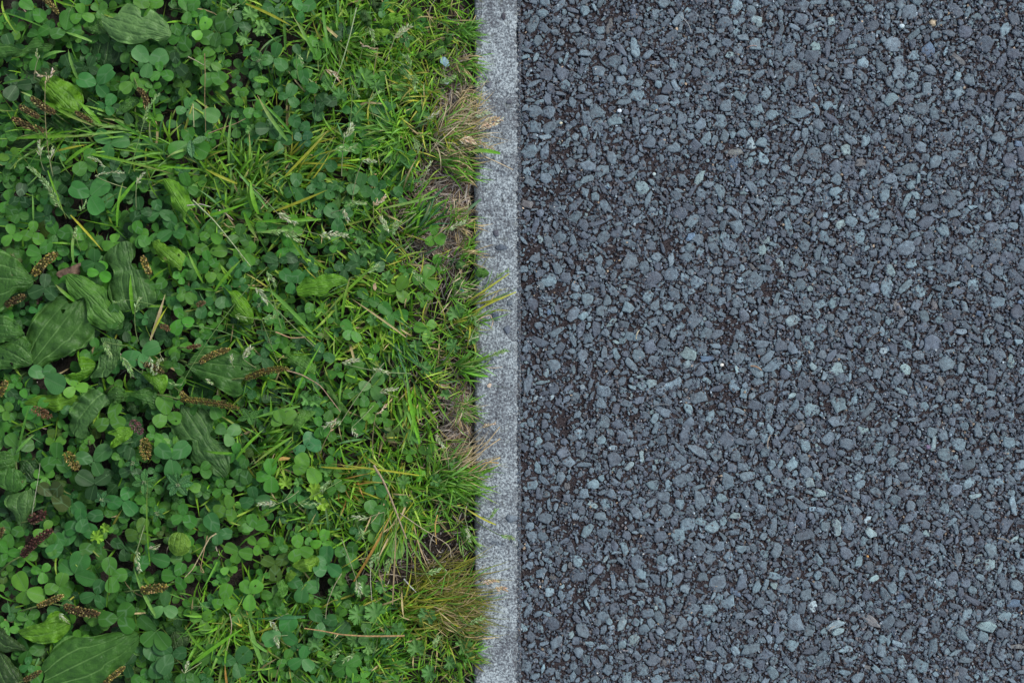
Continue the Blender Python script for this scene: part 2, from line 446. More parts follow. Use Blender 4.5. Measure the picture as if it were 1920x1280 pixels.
# stones that can be recognised in the photograph: px, py, length, width, angle (deg, counter-clockwise), tone
# tone: d dark, m middle, l light blue grey, p pale green grey, w white, b blue, n brown, o cream, v violet
KNOWN = """1077 52 20 18 0 m;1127 55 18 13 20 l;1190 88 36 18 100 l;1152 115 30 27 20 m;1118 208 31 28 0 m;1030 208 27 26 0 m;1003 208 24 24 40 m
1100 220 30 16 105 m;1153 225 26 22 20 l;1118 235 25 24 0 m;1030 238 25 23 10 m;1003 238 24 23 60 m;992 284 27 26 0 l;1023 283 27 17 80 m;1110 282 29 19 100 m
1220 265 26 23 0 m;1147 295 27 18 100 m;1070 305 21 18 0 m;1203 350 28 25 20 p;1215 375 33 12 75 l;1078 383 36 14 42 m;1166 396 20 20 0 m;1265 278 27 22 10 m
1264 120 24 18 150 l;1208 195 25 16 25 m;1240 187 28 16 5 m;1258 68 26 20 50 d;1218 58 17 16 0 m;1136 175 9 15 0 w;1074 190 20 13 100 m;1042 59 18 13 0 m;975 75 24 16 60 d
1380 13 32 22 70 l;1420 36 20 16 160 p;1424 44 16 12 120 p;1382 60 17 12 60 l;1505 35 25 20 160 m;1525 107 27 26 0 d;1385 93 22 18 0 m;1370 103 22 14 170 p
1500 210 37 26 172 m;1420 205 24 22 30 l;1448 215 24 18 10 l;1330 140 34 20 130 l;1410 270 26 15 115 w;1378 284 38 16 5 n;1378 308 31 20 75 b;1312 335 30 14 60 p
1510 252 36 15 88 m;1570 243 24 17 60 l;1552 196 20 16 30 l;1562 222 32 13 140 d;1395 250 24 18 150 l;1360 255 30 16 85 m;1325 258 24 17 45 l;1395 360 14 14 0 p
1410 350 29 15 145 m;1575 420 23 17 20 p;1462 139 27 17 90 m;1484 357 7 6 0 w;1318 83 24 14 165 m;1335 72 22 14 110 m;1461 103 24 16 100 m;1458 75 20 14 70 d
1630 15 23 15 10 l;1692 48 12 12 0 w;1750 42 13 12 0 o;1742 92 29 24 30 b;1714 104 23 17 25 l;1688 128 44 26 80 m;1655 126 29 18 120 m;1812 58 27 26 0 d
1758 64 24 16 10 m;1888 55 27 18 50 l;1620 116 22 20 90 l;1800 112 32 9 140 n;1778 180 28 18 60 m;1800 172 26 15 25 l;1728 203 29 22 10 m;1705 225 32 23 165 m
1820 228 34 24 15 m;1908 180 33 15 165 m;1638 312 34 24 100 m;1670 335 24 18 10 m;1878 258 32 22 165 m;1810 340 29 15 105 m;1640 400 20 19 0 l;1672 278 28 16 120 m
1727 275 26 18 150 m;1710 400 22 16 0 l;1792 400 22 15 0 m;1915 12 20 18 60 l;1785 322 24 18 0 m;1905 385 24 18 40 d;1900 100 26 20 0 d;1832 30 18 12 0 l
1030 525 27 26 60 l;1260 512 30 27 0 m;1265 552 29 21 130 m;1130 445 26 24 30 m;1150 545 26 15 120 m;1075 590 34 18 60 m;1093 593 20 16 40 l;1030 585 12 8 80 b
1188 630 33 17 170 l;1230 678 38 22 152 m;1145 685 25 22 160 d;1040 682 25 21 165 m;1265 720 36 19 25 l;1205 720 20 15 30 l;1222 718 22 17 20 p;1155 662 27 12 110 l
1092 725 10 9 0 w;1005 745 10 8 30 w;1035 745 10 8 30 w;1120 743 10 8 30 w;1120 1168 14 14 0 m;1178 577 24 18 160 l;1215 558 24 20 60 l;1095 480 22 14 10 l;1127 825 18 16 30 l;1010 828 16 14 30 l
1170 608 20 14 0 m;1178 455 26 16 170 m;1185 684 30 14 130 m;1004 485 24 18 20 d;1048 445 27 22 40 m;1262 625 20 14 80 m;1010 610 18 14 0 m;1078 555 22 12 0 l
1338 448 28 24 20 m;1330 583 30 22 150 m;1303 600 29 23 45 m;1390 632 29 20 150 m;1292 664 34 22 150 p;1288 683 18 16 0 p;1327 672 32 12 5 b;1417 692 34 20 125 l
1485 600 25 22 20 p;1520 770 26 24 0 l;1540 570 24 18 20 l;1565 567 33 19 70 l;1513 572 22 22 0 m;1497 690 33 13 75 l;1578 710 23 21 20 m;1444 770 34 19 75 m
1467 762 24 18 40 m;1490 765 36 17 60 m;1528 768 28 24 140 l;1395 738 18 16 90 l;1333 780 25 14 70 l;1570 790 30 22 10 m;1510 835 29 19 110 l;1435 822 19 17 0 l
1435 450 24 14 10 p;1430 468 21 13 80 p;1519 541 13 11 0 p;1525 687 15 13 120 p;1430 645 30 14 0 m;1538 615 20 16 60 l;1562 452 18 16 0 m;1555 822 26 22 60 m;1510 718 30 20 30 d
1345 507 20 18 0 m;1375 492 34 14 20 d;1340 465 26 18 120 m;1355 775 18 14 0 m;1500 800 22 14 40 n;1450 585 26 22 0 m;1470 580 22 18 0 m;1595 440 18 16 60 l;1563 472 10 12 0 b
1700 465 33 25 0 m;1710 495 25 17 20 l;1672 508 24 17 120 p;1778 503 29 24 20 m;1665 540 36 26 110 l;1885 443 33 10 175 m;1890 485 28 24 140 d;1872 565 30 23 10 l
1838 587 13 12 0 b;1802 622 26 12 175 m;1855 620 18 14 0 l;1750 645 32 32 60 d;1698 665 29 16 170 m;1658 658 16 15 0 w;1700 692 25 18 130 p;1735 690 25 18 0 m
1787 740 27 20 10 m;1897 677 26 12 100 p;1620 805 23 21 0 p;1662 803 28 22 150 m;1810 800 19 16 0 l;1800 832 30 24 150 l;1895 780 24 20 90 l;1675 845 26 18 60 m
1604 750 18 12 80 l;1742 838 9 10 0 v;1836 655 30 20 130 m;1862 702 30 14 90 d;1858 755 24 16 40 m;1733 762 22 20 0 l;1778 768 24 18 120 m;1647 700 22 16 60 m;1640 620 20 14 0 m
1685 712 26 18 70 m;1645 595 26 16 120 m;1735 592 26 16 110 m;1763 470 16 10 0 l;1790 532 24 9 20 l;1855 520 24 16 130 m;1881 638 10 7 0 b;1912 640 16 10 0 l;1895 730 22 16 0 m;1858 798 26 20 20 m
998 910 21 18 10 l;1113 908 21 18 10 l;1095 925 20 17 0 m;1270 1005 30 28 60 l;1195 1055 31 23 120 m;1228 910 29 19 5 l;1243 930 28 19 170 m;1275 945 22 18 0 l
1235 1128 44 17 115 l;1168 1165 36 13 70 p;1188 1200 30 18 50 p;1205 1255 25 23 0 m;1142 1200 18 16 0 l;1270 1262 34 26 20 d;1260 1215 21 12 5 l;1258 1190 30 14 30 m
1225 1240 24 20 0 d;1100 995 32 16 45 l;1130 1000 24 20 20 m;1018 1005 24 17 100 m;1240 1062 22 20 30 m;1215 1150 22 20 30 m;1240 1050 26 18 60 l;1083 1080 30 24 30 d;1115 1110 20 16 90 m
1008 878 24 13 95 l;1034 880 24 13 95 l;1122 878 24 13 95 l;1002 1110 21 18 0 m;1116 1108 22 15 90 l;1163 1230 22 14 0 m;1180 1130 12 12 0 m;1182 873 22 10 40 p;1233 865 12 11 0 p
1402 893 33 21 5 m;1365 902 36 26 120 m;1312 940 40 22 110 m;1355 935 26 17 165 l;1315 978 26 18 145 l;1380 967 21 13 0 p;1512 885 22 21 150 m;1518 905 23 20 10 p
1577 885 29 22 50 m;1568 985 35 17 105 p;1590 995 28 22 90 m;1427 910 22 16 150 l;1545 1025 31 22 60 m;1457 1030 29 19 70 m;1332 1050 33 22 170 m;1345 1095 33 30 20 m
1366 1132 31 25 30 l;1455 1080 30 17 165 l;1535 1080 19 15 40 l;1555 1122 28 26 20 m;1525 1138 23 17 110 w;1568 1172 38 14 15 p;1546 1187 17 12 95 l;1380 1175 28 23 120 m
1545 1238 34 30 40 m;1487 1210 24 20 60 l;1332 1250 24 20 120 m;1365 1250 20 13 20 l;1478 1240 44 11 125 m;1450 1262 26 20 130 l;1502 1250 25 18 90 m;1390 1030 20 16 0 l;1318 1082 22 18 0 m
1542 958 20 14 150 l;1538 925 22 16 0 p;1450 925 22 14 40 l;1378 1110 28 12 140 b;1420 1100 26 12 70 l;1436 1097 22 11 80 l;1430 1060 24 20 80 m;1475 1105 30 17 170 m;1520 1180 26 20 60 m
1630 860 20 16 0 m;1672 868 24 20 60 l;1613 892 28 14 45 l;1642 895 28 16 60 m;1615 908 20 14 30 l;1848 880 34 19 120 m;1770 893 30 20 120 l;1895 900 22 16 120 m;1757 920 24 14 100 m
1898 924 14 12 0 l;1628 974 16 12 60 w;1700 992 22 16 150 l;1635 1000 20 14 130 p;1738 1000 14 13 0 p;1620 1015 18 12 60 l;1797 1045 40 17 95 m;1860 1028 26 24 120 l;1835 1048 24 12 60 p
1752 1092 30 18 150 l;1787 1085 28 20 60 d;1693 1075 32 12 80 l;1640 1085 20 11 40 p;1858 1092 34 15 85 m;1882 1090 32 16 100 m;1908 1098 26 22 130 m;1612 1050 24 14 70 l;1874 1130 26 16 165 l
1903 1132 24 16 10 b;1815 1153 24 20 50 l;1665 1168 34 22 60 m;1635 1165 36 17 150 n;1755 1175 34 20 100 m;1803 1188 38 20 125 l;1850 1175 34 19 175 p;1882 1188 26 20 170 d;1778 1242 30 26 20 m
1730 1250 30 22 150 l;1692 1245 30 20 110 l;1750 1215 40 17 80 m;1628 1215 26 16 120 m;1645 1255 20 12 140 l;1665 1258 20 14 10 l;1757 1265 13 11 0 l;1860 1165 24 18 30 m;1886 985 32 20 60 d;1915 870 24 18 0 l"""
TONES = dict(d=(0.108, 0.128, 0.160), m=(0.136, 0.172, 0.206), l=(0.176, 0.236, 0.275), p=(0.235, 0.305, 0.325), w=(0.34, 0.41, 0.45),
             b=(0.130, 0.185, 0.270), n=(0.165, 0.158, 0.160), o=(0.46, 0.36, 0.25), v=(0.24, 0.18, 0.29))
known = [ (float(a), float(b), float(l), float(w), float(g), t) for a, b, l, w, g, t in
          (e.split() for e in KNOWN.replace("\n", ";").split(";") if e.strip()) ]
CELL = 20
occ = {}
placed = []
def circles(px, py, l, w, ang):
    """cover an oblong stone by circles"""
    r = w / 2
    k = max(0.0, l / 2 - r)
    ca, sa = math.cos(ang), math.sin(ang)
    if k < r * 0.35: return [(px, py, (l + w) / 4)]
    return [(px - ca * k, py + sa * k, r), (px, py, r), (px + ca * k, py - sa * k, r)]
def free(cs, gap):
    for x, y, r in cs:
        ix, iy = int(x // CELL), int(y // CELL)
        for i in range(ix - 2, ix + 3):
            for j in range(iy - 2, iy + 3):
                for (a, b, s) in occ.get((i, j), ()):
                    if (a - x) ** 2 + (b - y) ** 2 < ((r + s) * gap) ** 2: return False
    return True
def put(px, py, l, w, ang, tone, cs=None):
    for c in cs or circles(px, py, l, w, ang):
        occ.setdefault((int(c[0] // CELL), int(c[1] // CELL)), []).append(c)
    placed.append((px, py, l, w, ang, tone))
for a, b, l, w, g, t in known: put(a, b, l, w, math.radians(g), t)
n_known = len(placed)
X0, X1, Y0, Y1 = 974, 2030, -80, 1360
rp = random.Random(3)
TAR = [(1222, 298, 26), (1285, 322, 22), (1300, 300, 16), (1362, 622, 30), (1384, 598, 22), (1345, 745, 30), (1118, 198, 24), (1062, 62, 22), (1012, 268, 16), (1105, 262, 18), (1052, 352, 22), (1142, 300, 18),
 (1240, 188, 16), (1150, 478, 30), (1085, 492, 26), (1048, 545, 24), (1010, 470, 20), (1212, 352, 18), (1262, 455, 22), (1438, 290, 14), (1536, 178, 14), (1448, 545, 20), (1556, 760, 26), (1182, 780, 24), (1102, 762, 22), (1010, 765, 22),
 (1092, 905, 26), (1010, 935, 20), (1150, 1075, 26), (1230, 1062, 22), (1090, 1120, 30), (1020, 1140, 20), (1345, 1010, 20), (1330, 1100, 22), (1745, 545, 18), (1710, 645, 10), (1592, 1022, 14), (1040, 1250, 22), (1110, 1185, 16), (1432, 1180, 16),
 (1180, 150, 16), (1008, 60, 18), (1130, 110, 14), (1075, 130, 16), (1300, 160, 16), (1590, 1155, 16), (1700, 100, 10), (1665, 1095, 14), (1060, 620, 22), (1130, 650, 16), (1000, 660, 18), (1180, 700, 14), (1250, 820, 14), (1470, 700, 16)]
def tar_patch(px, py):
    """where the matrix shows more: dark bands next to the kerb and scattered patches"""
    e = max(0.0, 1 - (px - 975) / 380)
    q = 0.62 * e + 1.15 * (noise.noise(Vector((px / 60, py / 48, 1))) - 0.14)
    for x, y, r in TAR:
        dd = ((px - x) ** 2 + ((py - y) * 1.25) ** 2) / (r * r)
        if dd < 2.2: q = max(q, (1.05 if r > 20 else 0.85) - dd * 0.38)
    return q
for size, tries in ((29, 500), (24, 1600), (20, 3600), (16.5, 7000), (13, 13000), (10, 22000), (7.5, 30000), (6, 26000)):
    for _ in range(tries):
        px, py = rp.uniform(X0, X1), rp.uniform(Y0, Y1)
        if px < 1300 and size > 24 and rp.random() < 0.5: continue
        if rp.random() < tar_patch(px, py) * (1.0 if size > 9 else 0.75): continue
        l = size * rp.uniform(0.88, 1.18)
        el = rp.choice((0.95, 0.85, 0.75, 0.68, 0.6, 0.5, 0.42)) if size > 9 else rp.uniform(0.5, 0.95)
        w = l * el
        l = l * (0.8 / max(el, 0.45)) ** 0.35
        ang = rp.uniform(0, math.pi)
        if px - l * 0.5 < X0 - 2: continue
        cs = circles(px, py, l, w, ang)
        if not free(cs, 0.93 if size > 9 else 0.84): continue
        r = rp.random()
        tone = 'd' if r < 0.32 else 'm' if r < 0.84 else 'l' if r < 0.975 else 'p' if r < 0.985 else 'b' if r < 0.988 else 'n'
        put(px, py, l, w, ang, tone, cs)

P = np.array([(p[0], p[1], p[2], p[3], p[4]) for p in placed])
tn = [p[5] for p in placed]
n = len(P)
zt = rng.normal(-0.0040, 0.0007, n) - np.clip((14 - P[:, 2]) * 0.00014, 0, 0.0016)
scl = K * (1 - zt / H)
cx, cy = (P[:, 0] - 960) * scl, (640 - P[:, 1]) * scl
base = np.array([TONES[t] for t in tn])
jit = np.exp(rng.normal(0, 0.13, (n, 1))) * (1 + rng.normal(0, 0.012, (n, 3)))
small = (P[:, 2] < 11)[:, None]
tint = base * np.array([1.34, 1.43, 1.38]) * jit * np.where(small, 0.86, 1.0)
grow = np.where(P[:, 2] > 9, 1.05, 1.0)
V, T, C, mv, mt = stone_arrays(cx, cy, P[:, 2] * K / 2 * grow, P[:, 3] * K / 2 * grow, P[:, 4], zt, tint)
V = V.reshape(n, mv, 3); T = T.reshape(n, mt, 3); C = C.reshape(n, mv, 3)
area = P[:, 2] * P[:, 3]
inframe = (P[:, 0] > 980) & (P[:, 0] < 1916) & (P[:, 1] > 4) & (P[:, 1] < 1276)
order = np.argsort(-(area * inframe))
single = order[:300]
T0 = T[0] - 0
for i in single:
    c = V[i, 0].copy()
    me = mesh_np("stone", V[i] - c, T0, None, C[i])
    obj("stone", me, M_STONE, asphalt, c)
rest = order[300:]
m = len(rest)
TT = (T0[None] + (np.arange(m) * mv)[:, None, None]).reshape(-1, 3)
o = obj("chippings", mesh_np("chippings", V[rest].reshape(-1, 3), TT, None, C[rest].reshape(-1, 3)), M_STONE, asphalt)
o["kind"] = "stuff"
# grit between the stones
def grit_arrays(cx, cy, a, b, ang, z, tint, base=-0.014, k=5):
    n = len(cx)
    th = (np.arange(k)[None, :] + rng.uniform(-0.4, 0.4, (n, k))) / k * 2 * np.pi
    r = 1 + rng.uniform(-0.25, 0.25, (n, k))
    x, y = np.cos(th) * r * a[:, None], np.sin(th) * r * b[:, None]
    ca, sa = np.cos(ang)[:, None], np.sin(ang)[:, None]
    X, Y = x * ca - y * sa, x * sa + y * ca
    tz = X * rng.normal(0, 0.25, (n, 1)) + Y * rng.normal(0, 0.25, (n, 1))
    top = np.stack([cx[:, None] + X, cy[:, None] + Y, z[:, None] + tz], -1)
    bot = np.stack([cx[:, None] + X * 1.1, cy[:, None] + Y * 1.1, np.full_like(X, base)], -1)
    cen = np.stack([cx, cy, z + a * 0.3], -1)[:, None]
    V = np.concatenate([cen, top, bot], 1)
    i = np.arange(k); j = (i + 1) % k
    T = np.concatenate([np.stack([i * 0, 1 + i, 1 + j], -1), np.stack([1 + i, 1 + k + i, 1 + k + j], -1), np.stack([1 + i, 1 + k + j, 1 + j], -1)])
    m = 2 * k + 1
    return V.reshape(-1, 3), (T[None] + (np.arange(n) * m)[:, None, None]).reshape(-1, 3), np.repeat(tint[:, None], m, 1).reshape(-1, 3)
g = 70000
gx, gy = rng.uniform(X0 - 1, X1, g), rng.uniform(Y0, Y1, g)
gl = rng.uniform(2.2, 6.5, g); gw = gl * rng.uniform(0.45, 1, g)
gz = rng.normal(-0.0043, 0.0006, g)
gt = np.array([TONES['d'], TONES['m'], TONES['n'], TONES['l'], TONES['w'], TONES['o']])[rng.choice(6, g, p=[.40, .32, .18, .08, .014, .006])] * np.exp(rng.normal(0.0, 0.32, (g, 1)))
keep = np.array([rp.random() > tar_patch(a, b) * 0.55 for a, b in zip(gx, gy)])
gx, gy, gl, gw, gz, gt = (q[keep] for q in (gx, gy, gl, gw, gz, gt))
ne = 2600                                            # grit packed into the seam and strewn on the kerb
gx = np.concatenate([gx, 976 - np.abs(rng.normal(0, 2.4, ne)), rng.uniform(892, 974, 260)]); gy = np.concatenate([gy, rng.uniform(Y0, Y1, ne + 260)])
gl = np.concatenate([gl, rng.uniform(1.5, 5.0, ne), rng.uniform(1.2, 3.2, 260)]); gw = np.concatenate([gw, rng.uniform(1.2, 3.5, ne), rng.uniform(1, 2.5, 260)])
gz = np.concatenate([gz, np.interp(gx[-ne - 260:], [968, 973, 976], [.0009, .0002, -.003])]); gt = np.vstack([gt, gt[:ne] * .95, gt[:260]])
V, T, C = grit_arrays((gx - 960) * K, (640 - gy) * K, gl * K / 2, gw * K / 2, rng.uniform(0, 3.2, len(gx)), gz, gt)
o = obj("grit", mesh_np("grit", V, T, None, C), M_STONE, asphalt)
o["kind"] = "stuff"
# pale specks and dry scraps lying on the road

# ------------------------------------------------------------------ lawn: helpers
G = dict(
    deep=(0.028, 0.100, 0.026), mid=(0.085, 0.260, 0.026), light=(0.170, 0.380, 0.065), pale=(0.110, 0.240, 0.095),
    blue=(0.060, 0.200, 0.070), lime=(0.120, 0.290, 0.022), brown=(0.070, 0.095, 0.022), dark=(0.018, 0.062, 0.018),
    bright=(0.150, 0.390, 0.022), yellow=(0.400, 0.420, 0.035), tan=(0.52, 0.40, 0.20), olive=(0.210, 0.220, 0.035), straw=(0.62, 0.52, 0.34),
    orange=(0.42, 0.24, 0.05), husk=(0.30, 0.40, 0.18), cream=(0.50, 0.50, 0.30))

def jitter(c, s=0.12, r=random):
    k = math.exp(r.gauss(0, s))
    return tuple(max(0.002, v * k * math.exp(r.gauss(0, s * 0.35))) for v in c)

def frame(px, py, ang, z):
    """origin and in-plane directions for a thing that lies at a photograph pixel, angle in degrees counter-clockwise"""
    a = math.radians(ang)
    return np.array(W(px, py, z)), np.array([math.cos(a), math.sin(a), 0.0]), np.array([-math.sin(a), math.cos(a), 0.0])

def disc_grid(n):
    t = np.linspace(-1, 1, n + 1)
    a, b = np.meshgrid(t, t)
    a, b = a.ravel(), b.ravel()
    return a * np.sqrt(1 - b * b / 2), b * np.sqrt(1 - a * a / 2)
GRIDS = {}
def grid(n):
    if n not in GRIDS:
        dx, dy = disc_grid(n)
        i = np.arange((n + 1) ** 2).reshape(n + 1, n + 1)
        Q = np.stack([i[:-1, :-1], i[:-1, 1:], i[1:, 1:], i[1:, :-1]], -1).reshape(-1, 4)
        GRIDS[n] = (dx, dy, Q)
    return GRIDS[n]

def leaflet(r, n=6, fold=0.25, cup=0.10, notch=0.10, wide=1.0, bite=None, hole=None, rr=random):
    """one clover leaflet: base at the origin, pointing to +x, r = half length in metres; returns V, Q, LF"""
    dx, dy, Q = grid(n)
    u = (dx + 1) / 2
    y = dy * wide * (0.80 + 0.22 * dx) * 1.02
    x = u * 2 - notch * np.exp(-(dy / 0.28) ** 2) * u ** 5
    x = x * (0.98 + 0.04 * rr.random()) + 0.03
    ph = rr.uniform(0, 6)
    z = fold * np.abs(y) ** 1.2 * 0.5 - cup * (dx ** 2) + 0.035 * np.sin(x * 5 + ph) * y + 0.02 * np.sin(y * 7 + ph)
    if bite is not None:
        bx, by, br = bite
        d = np.hypot(x - bx, y - by) + 1e-6
        inside = d < br
        x = np.where(inside, bx + (x - bx) / d * br, x)
        y = np.where(inside, by + (y - by) / d * br, y)
    if hole is not None:
        Q = np.delete(Q, hole, 0)
    return np.stack([x * r, y * r, z * r], -1), Q, np.stack([u, dy, np.full_like(u, rr.random())], -1)

def place(V, o, ex, ey, slope=0.0, roll=0.0):
    """put local points at o with x along ex; slope lifts the tip, roll lifts the +y side"""
    ez = np.array([0, 0, 1.0])
    X = ex * math.cos(slope) + ez * math.sin(slope)
    Z = -ex * math.sin(slope) + ez * math.cos(slope)
    Y = ey * math.cos(roll) + Z * math.sin(roll)
    Z = np.cross(X, Y)
    return o + V[:, :1] * X + V[:, 1:2] * Y + V[:, 2:] * Z

def tube(acc, pts, r, col, k=4, r2=None):
    pts = np.asarray(pts, float)
    n = len(pts)
    r2 = r if r2 is None else r2
    d = np.gradient(pts, axis=0); d /= np.linalg.norm(d, axis=1)[:, None] + 1e-9
    up = np.tile([0.13, 0.2, 0.97], (n, 1))
    a = np.cross(d, up); a /= np.linalg.norm(a, axis=1)[:, None] + 1e-9
    b = np.cross(a, d)
    rad = np.linspace(r, r2, n)[:, None]
    V = []
    for i in range(k):
        t = 2 * math.pi * i / k
        V.append(pts + (a * math.cos(t) + b * math.sin(t)) * rad)
    V = np.stack(V, 1).reshape(-1, 3)
    Q = []
    for j in range(n - 1):
        for i in range(k):
            Q.append((j * k + i, j * k + (i + 1) % k, (j + 1) * k + (i + 1) % k, (j + 1) * k + i))
    acc.add(V, None, Q, col)

def curve(p0, p1, sag=0.0, side=0.0, n=7):
    p0, p1 = np.array(p0, float), np.array(p1, float)
    t = np.linspace(0, 1, n)[:, None]
    d = p1 - p0
    nrm = np.array([-d[1], d[0], 0.0])
    b = 4 * t * (1 - t)
    return p0 + d * t + nrm * side * b + np.array([0, 0, 1.0]) * sag * b

# ------------------------------------------------------------------ names for places, used in the labels
MARKS = [(250, 45, "the pale kidney-shaped plantain leaf"), (40, 92, "the long folded leaf at the edge"), (115, 172, "the crumpled bright plantain leaf"),
 (52, 215, "the cluster of brown seed spikes"), (268, 190, "the curved brown seed spike"), (82, 497, "the fat golden seed spike"),
 (20, 515, "the smooth half-oval plantain leaf"), (165, 560, "the long toothed plantain leaf"), (240, 500, "the dusty wavy plantain leaf"),
 (105, 620, "the widest ribbed plantain leaf"), (335, 370, "the torn upright weed leaf"), (450, 575, "the pointed folded weed leaf"),
 (600, 535, "the hooked bright weed leaf"), (395, 757, "the long thin seed spike"), (500, 700, "the dark green seed spike"),
 (400, 690, "the puckered plantain leaf"), (370, 830, "the square-ended grey green leaf"), (257, 800, "the purple clover head"),
 (272, 842, "the golden clover head"), (77, 772, "the rusty clover head"), (133, 865, "the tufted brown clover head"),
 (165, 775, "the grey twisted leaf"), (270, 905, "the star-shaped weed sprout"), (332, 910, "the bluish weed sprout"),
 (68, 1015, "the dark red seed spike"), (287, 1100, "the short golden seed spike"), (152, 1145, "the brown spike over the bright leaf"),
 (175, 1225, "the huge dark plantain leaf"), (335, 1020, "the yellow green round leaflet"), (372, 1040, "the bent pale straw"),
 (570, 1055, "the crumpled lime leaf"), (680, 147, "the upper cranesbill leaf"), (475, 50, "the trio of pale cranesbill leaves"),
 (705, 1150, "the star-like cranesbill leaf"), (590, 925, "the lime crinkled leaf"), (780, 770, "the upright bright grass tuft"),
 (745, 940, "the thick tan stalk"), (820, 1060, "the bare patch of dark soil"), (870, 1120, "the olive tuft over the kerb"),
 (880, 240, "the straw-coloured tuft at the kerb"), (830, 400, "the bare patch of dry thatch"), (864, 545, "the blue flake"),
 (830, 118, "the pale blue scrap"), (870, 885, "the green tuft at the kerb"), (490, 151, "the bright oval leaf"), (712, 60, "the glossy oval leaf by the lobed weed"),
 (375, 262, "the crossed pair of oblong leaves"), (625, 60, "the long pale grass stem"), (420, 440, "the straight white stem"), (655, 1190, "the orange stalk")]
used_labels = {}
def where(px, py, k=0):
    ds = sorted(MARKS, key=lambda m: (m[0] - px) ** 2 + (m[1] - py) ** 2)
    mx, my, ph = ds[k]
    dx, dy = px - mx, py - my
    dist = math.hypot(dx, dy)
    a = math.degrees(math.atan2(-dy, dx)) % 360
    names = ["right of", "above right of", "above", "above left of", "left of", "below left of", "below", "below right of"]
    q = names[int(((a + 22.5) % 360) // 45)]
    if dist < 18: return "at " + ph
    return ("just " if dist < 42 else "well " if dist > 95 else "") + q + " " + ph
def unique(desc, px, py, extra=()):
    """a label nobody else has, or the plain one"""
    tries = []
    for k in (0, 1, 2):
        tries.append(f"{desc} {where(px, py, k)}")
    for e in extra:
        for k in (0, 1):
            tries.append(f"{desc} {e} {where(px, py, k)}")
    for k in (3, 4, 5):
        tries.append(f"{desc} {where(px, py, k)}")
    for t in tries:
        if t not in used_labels and len(t.split()) <= 16:
            used_labels[t] = 1
            return t
    used_labels[tries[0]] = used_labels.get(tries[0], 0) + 1
    return tries[0]
def dir_word(a):
    return ["right", "up right", "up", "up left", "left", "down left", "down", "down right"][int(((a % 360 + 22.5) % 360) // 45)]

# ------------------------------------------------------------------ broad leaves
def smooth_outline(pts, n):
    P = np.array(pts, float)
    m = len(P)
    out = []
    for i in range(m):
        p0, p1, p2, p3 = P[i - 1], P[i], P[(i + 1) % m], P[(i + 2) % m]
        k = max(2, int(np.linalg.norm(p2 - p1) / n))
        for j in range(k):
            t = j / k
            out.append(0.5 * ((2 * p1) + (-p0 + p2) * t + (2 * p0 - 5 * p1 + 4 * p2 - p3) * t * t + (-p0 + 3 * p1 - 3 * p2 + p3) * t ** 3))
    return np.array(out)

def inside_poly(P, x, y):
    c = False
    j = len(P) - 1
    for i in range(len(P)):
        if (P[i][1] > y) != (P[j][1] > y) and x < (P[j][0] - P[i][0]) * (y - P[i][1]) / (P[j][1] - P[i][1]) + P[i][0]:
            c = not c
        j = i
    return c

